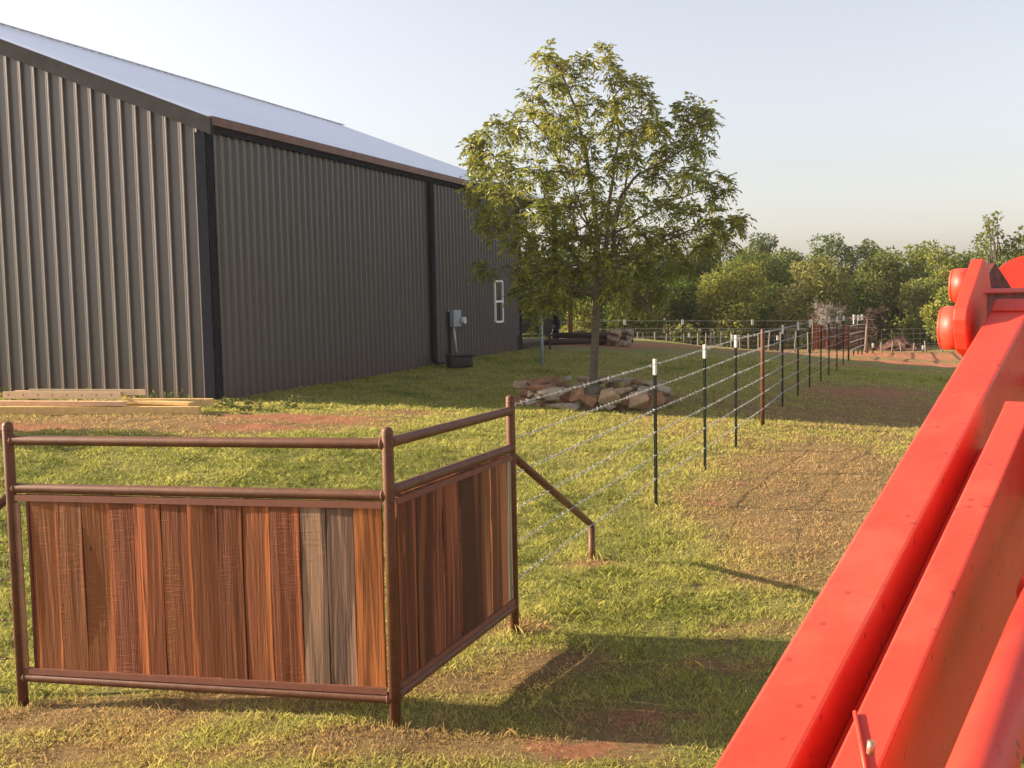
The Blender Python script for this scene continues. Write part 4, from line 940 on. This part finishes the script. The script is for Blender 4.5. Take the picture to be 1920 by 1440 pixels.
# open pipe gate with arched rails, nearer than panel
g0, g1 = G(1592, 672), G(1626, 662)
pg = thing('pipe_gate', 'small metal pipe gate with curved rails, standing by the far board panel', 'gate', g0)
zt_ = at(1622, 597, g1.y).z - g1.z
MB().tube([g1 - UP * .2, g1 + UP * zt_], .05, 8).build('post', M_pipe, pg)
for k in range(5):
    z = zt_ * (.16 + .19 * k); q0 = g0 + UP * (z - .0); q1 = g1 + UP * z
    MB().tube([q0.lerp(q1, t) + UP * (.16 * math.sin(t * 1.57)) for t in np.linspace(0, 1, 8)], .022, 6).build('rail', M_wire, pg)
MB().tube([g1 + (g0 - g1) * .15 + UP * .1, g1 + (g0 - g1) * .03 + UP * (zt_ - .25)], .045, 6).build('upright', M_barkl, pg)
for k, px in enumerate((1601, 1609, 1616)):
    b = ground_at(px, 50); tp = at(px, 589 + (k % 2), 50).z
    t = thing('fence_post', ['left', 'middle', 'right'][k] + ' one of three white-tipped posts rising behind the pipe gate', 'fence post', b, 'posts behind the pipe gate')
    MB().bar(b - UP * .2, Vector((b.x, b.y, tp)), Vector((.05, 0, 0)), Vector((0, .05, 0))).build('post', M_tpost, t); MB().bar(Vector((b.x, b.y, tp - .02)), Vector((b.x, b.y, tp - .28)), Vector((.09, 0, 0)), Vector((0, .06, 0))).build('white_tip', M_white, t)

# ------------------------------------------------------------------ red loader arm
CO = Vector((0, 0, H))
ax = Vector(ray(2370, -260)).normalized(); WV = Vector((ax.y, -ax.x, 0)).normalized()
Pn = Vector(ray(1335, 1440)) * 1.5
def wsol(P, px, py, V):
    n = Vector(ray(px, py)).cross(ax); return -n.dot(P) / n.dot(V)
w1 = wsol(Pn, 1483, 1440, WV); Rn = Pn + WV * w1; k2 = wsol(Rn, 1556, 1440, WV); P2 = Rn + WV * k2; h1 = .30; w2 = wsol(P2, 1650, 1440, WV); P3 = P2 + WV * w2
def tlen(P, px, py):   # how far along the axis until the pixel row py
    best = None; lo, hi = 0, 4
    for _ in range(50):
        mid = (lo + hi) / 2; q = RN.T @ np.array(P + ax * mid); y = 720 - FPX * q[1] / -q[2]
        if y > py: lo = mid
        else: hi = mid
    return lo
T1 = tlen(Pn, 1843, 582); T2 = tlen(P2, 1895, 762)
lo_ = thing('loader', 'bright red tractor loader arm rising from the lower right, with pivot plate and round pins', 'loader', CO + Pn)
def beam(P, Wd, hgt, t0, t1, name, bev=.006):
    a = CO + P + ax * t0; b = CO + P + ax * t1; m = MB(); dn = ax.cross(WV).normalized(); 
    if dn.z > 0: dn = -dn
    dn = -UP
    m.hexa([a + dn * hgt, a + WV * Wd + dn * hgt, b + WV * Wd + dn * hgt, b + dn * hgt, a, a + WV * Wd, b + WV * Wd, b]); return m.build(name, M_red, lo_, bevel=bev)
beam(Pn, w1, h1 + .02, -1.2, T1, 'arm_beam', .007)
beam(P2, w2, .42, -1.2, T2, 'lower_beam', .005)
# crosswise stiffener and darker gap above the lower beam end
beam(Rn - UP * .10 + WV * .002, k2 - .004, .02, -1.2, T2, 'web_plate', 0)
e2 = CO + P2 + ax * T2
MB().hexa([e2 + UP * -.20, e2 + WV * .5 - UP * .20, e2 + WV * .5 + ax * .03 - UP * .2, e2 + ax * .03 - UP * .2, e2 + UP * .0, e2 + WV * .5, e2 + WV * .5 + ax * .03, e2 + ax * .03]).build('cross_plate', M_red, lo_)
# hydraulic cylinder
q0, q1 = CO + Vector(ray(1842, 1440)) * 1.42, CO + Vector(ray(1962, 1120)) * 1.85; dq = (q1 - q0).normalized()
MB().tube([q0 - dq * 1.0, q1], .041, 28).build('hydraulic_cylinder', M_red, lo_)
MB().tube([q1, q1 + dq * .05], .048, 28).build('cylinder_cap', M_red, lo_)
MB().tube([q1 + dq * .05, q1 + dq * .8], .02, 20).build('piston_rod', M_wire, lo_)
# thin welded rod and bolt on the lower beam
ra = on_plane(1603, 1340, CO + P2, (ax.cross(WV)).normalized()); rb = on_plane(1622, 1440, CO + P2, (ax.cross(WV)).normalized())
MB().tube([ra + UP * .004, rb + UP * .004 + (rb - ra) * .3], .0035, 8).build('welded_rod', M_red, lo_)
MB().tube([CO + Vector(ray(1632, 1408)) * 1.42 - UP * .004, CO + Vector(ray(1634, 1400)) * 1.42 + UP * .008], .0055, 6).build('bolt', M_redbolt, lo_)
# end of main beam: slanting nose plate
eL = CO + Pn + ax * T1; eR = eL + WV * w1; ah = Vector((ax.x, ax.y, 0)).normalized()
n0 = eL + ah * .07 + UP * .032; n1_ = eR + ah * .07 + UP * .032
m = MB(); lowv = -UP * .16
m.hexa([eL + lowv, eR + lowv, n1_ + lowv + WV * .06, n0 + lowv, eL - ax * .01, eR - ax * .01 - WV * .004, n1_ + WV * .06, n0]); m.build('nose_plate', M_red, lo_, bevel=.003)
# weld bead
MB().tube([eL - WV * .0 + UP * .004 - ax * .012 + WV * (w1 * t) + Vector((0, 0, .002 * math.sin(t * 40))) for t in np.linspace(.05, .95, 16)], .0045, 6).build('weld_bead', M_red, lo_)
# ear plate in the plane of the beam's left side
def pl(px, py, off=0): return on_plane(px, py, CO + Pn + WV * off, WV)
OFFP = -.035
out = [(1844, 485), (1838, 503), (1829, 530), (1819, 558), (1813, 578), (1811, 600), (1812, 625), (1815, 655), (1830, 672), (1846, 668), (1854, 640), (1858, 590), (1859, 545), (1855, 510), (1850, 490)]
poly = [pl(a, b_, OFFP) for a, b_ in out]
MB().prism(poly, -WV * .034).build('ear_plate', M_red, lo_, bevel=.003)
def boss(px, py, r, l, nm):
    c = pl(px, py, OFFP - .034); MB().tube([c - WV * (l - .008), c + WV * .01], r, 28).tube([c - WV * l, c - WV * (l - .008)], [r * .93, r], 28).build(nm, M_red, lo_)
boss(1822, 535, .050, .055, 'upper_pin'); boss(1808, 615, .063, .062, 'lower_pin')
# outer welded collar of the lower pin
c = pl(1808, 615, OFFP - .034); MB().tube([c - WV * .012, c + WV * .002], .075, 28).build('pin_collar', M_red, lo_)
# cross tube (horizontal plate) behind the nose
d2 = Vector((.80, .60, 0)); n2d = Vector((.60, -.80, 0))
def slab(px, py, dist, L, hh, th, nm, top=None):
    a = CO + Vector(ray(px, py)) * dist; b = a + d2 * L
    MB().hexa([a - UP * hh, b - UP * hh, b - n2d * th - UP * hh, a - n2d * th - UP * hh, a, b, b - n2d * th, a - n2d * th]).build(nm, M_red, lo_, bevel=.002)
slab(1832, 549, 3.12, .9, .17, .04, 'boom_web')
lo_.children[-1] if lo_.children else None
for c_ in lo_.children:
    if c_.name.startswith('boom_web'): c_.data.materials.clear(); c_.data.materials.append(M_grease_shade)
a = CO + Vector(ray(1834, 546)) * 3.10; MB().bar(a, a + d2 * .9, (UP + n2d * .6).normalized() * .004, (UP - n2d).normalized() * .016).build('boom_flange', M_red, lo_)
# rounded knuckle plate behind, with gusset facing away from the sun, its shade deepened in the colour
cc = CO + Vector(ray(1934, 540)) * 3.62; rk = .125
nrm = Vector((-.28, -.85, .42)).normalized(); uu = nrm.cross(UP).normalized(); vv = uu.cross(nrm)
poly = [cc + (uu * math.cos(a) + vv * math.sin(a)) * rk for a in np.linspace(0, 2 * math.pi, 40, endpoint=False)]
MB().prism(poly, -nrm * .05).build('knuckle_plate', M_red, lo_, bevel=.003)
o_ = CO + Vector(ray(1885, 540)) * 3.42
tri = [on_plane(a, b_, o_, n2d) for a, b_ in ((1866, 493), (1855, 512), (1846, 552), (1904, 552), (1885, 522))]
MB().prism(tri, -n2d * .03).build('gusset', M_grease_shade, lo_)
def bx(pxl, pyl, dist, W_, hh, dd, nm):
    a = CO + Vector(ray(pxl, pyl)) * dist; MB().hexa([a - UP * hh, a + WV * W_ - UP * hh, a + WV * W_ + ah * dd - UP * hh, a + ah * dd - UP * hh, a, a + WV * W_, a + WV * W_ + ah * dd, a + ah * dd]).build(nm, M_red, lo_, bevel=.003)
bx(1885, 700, 3.0, .5, .035, .12, 'brace_plate')
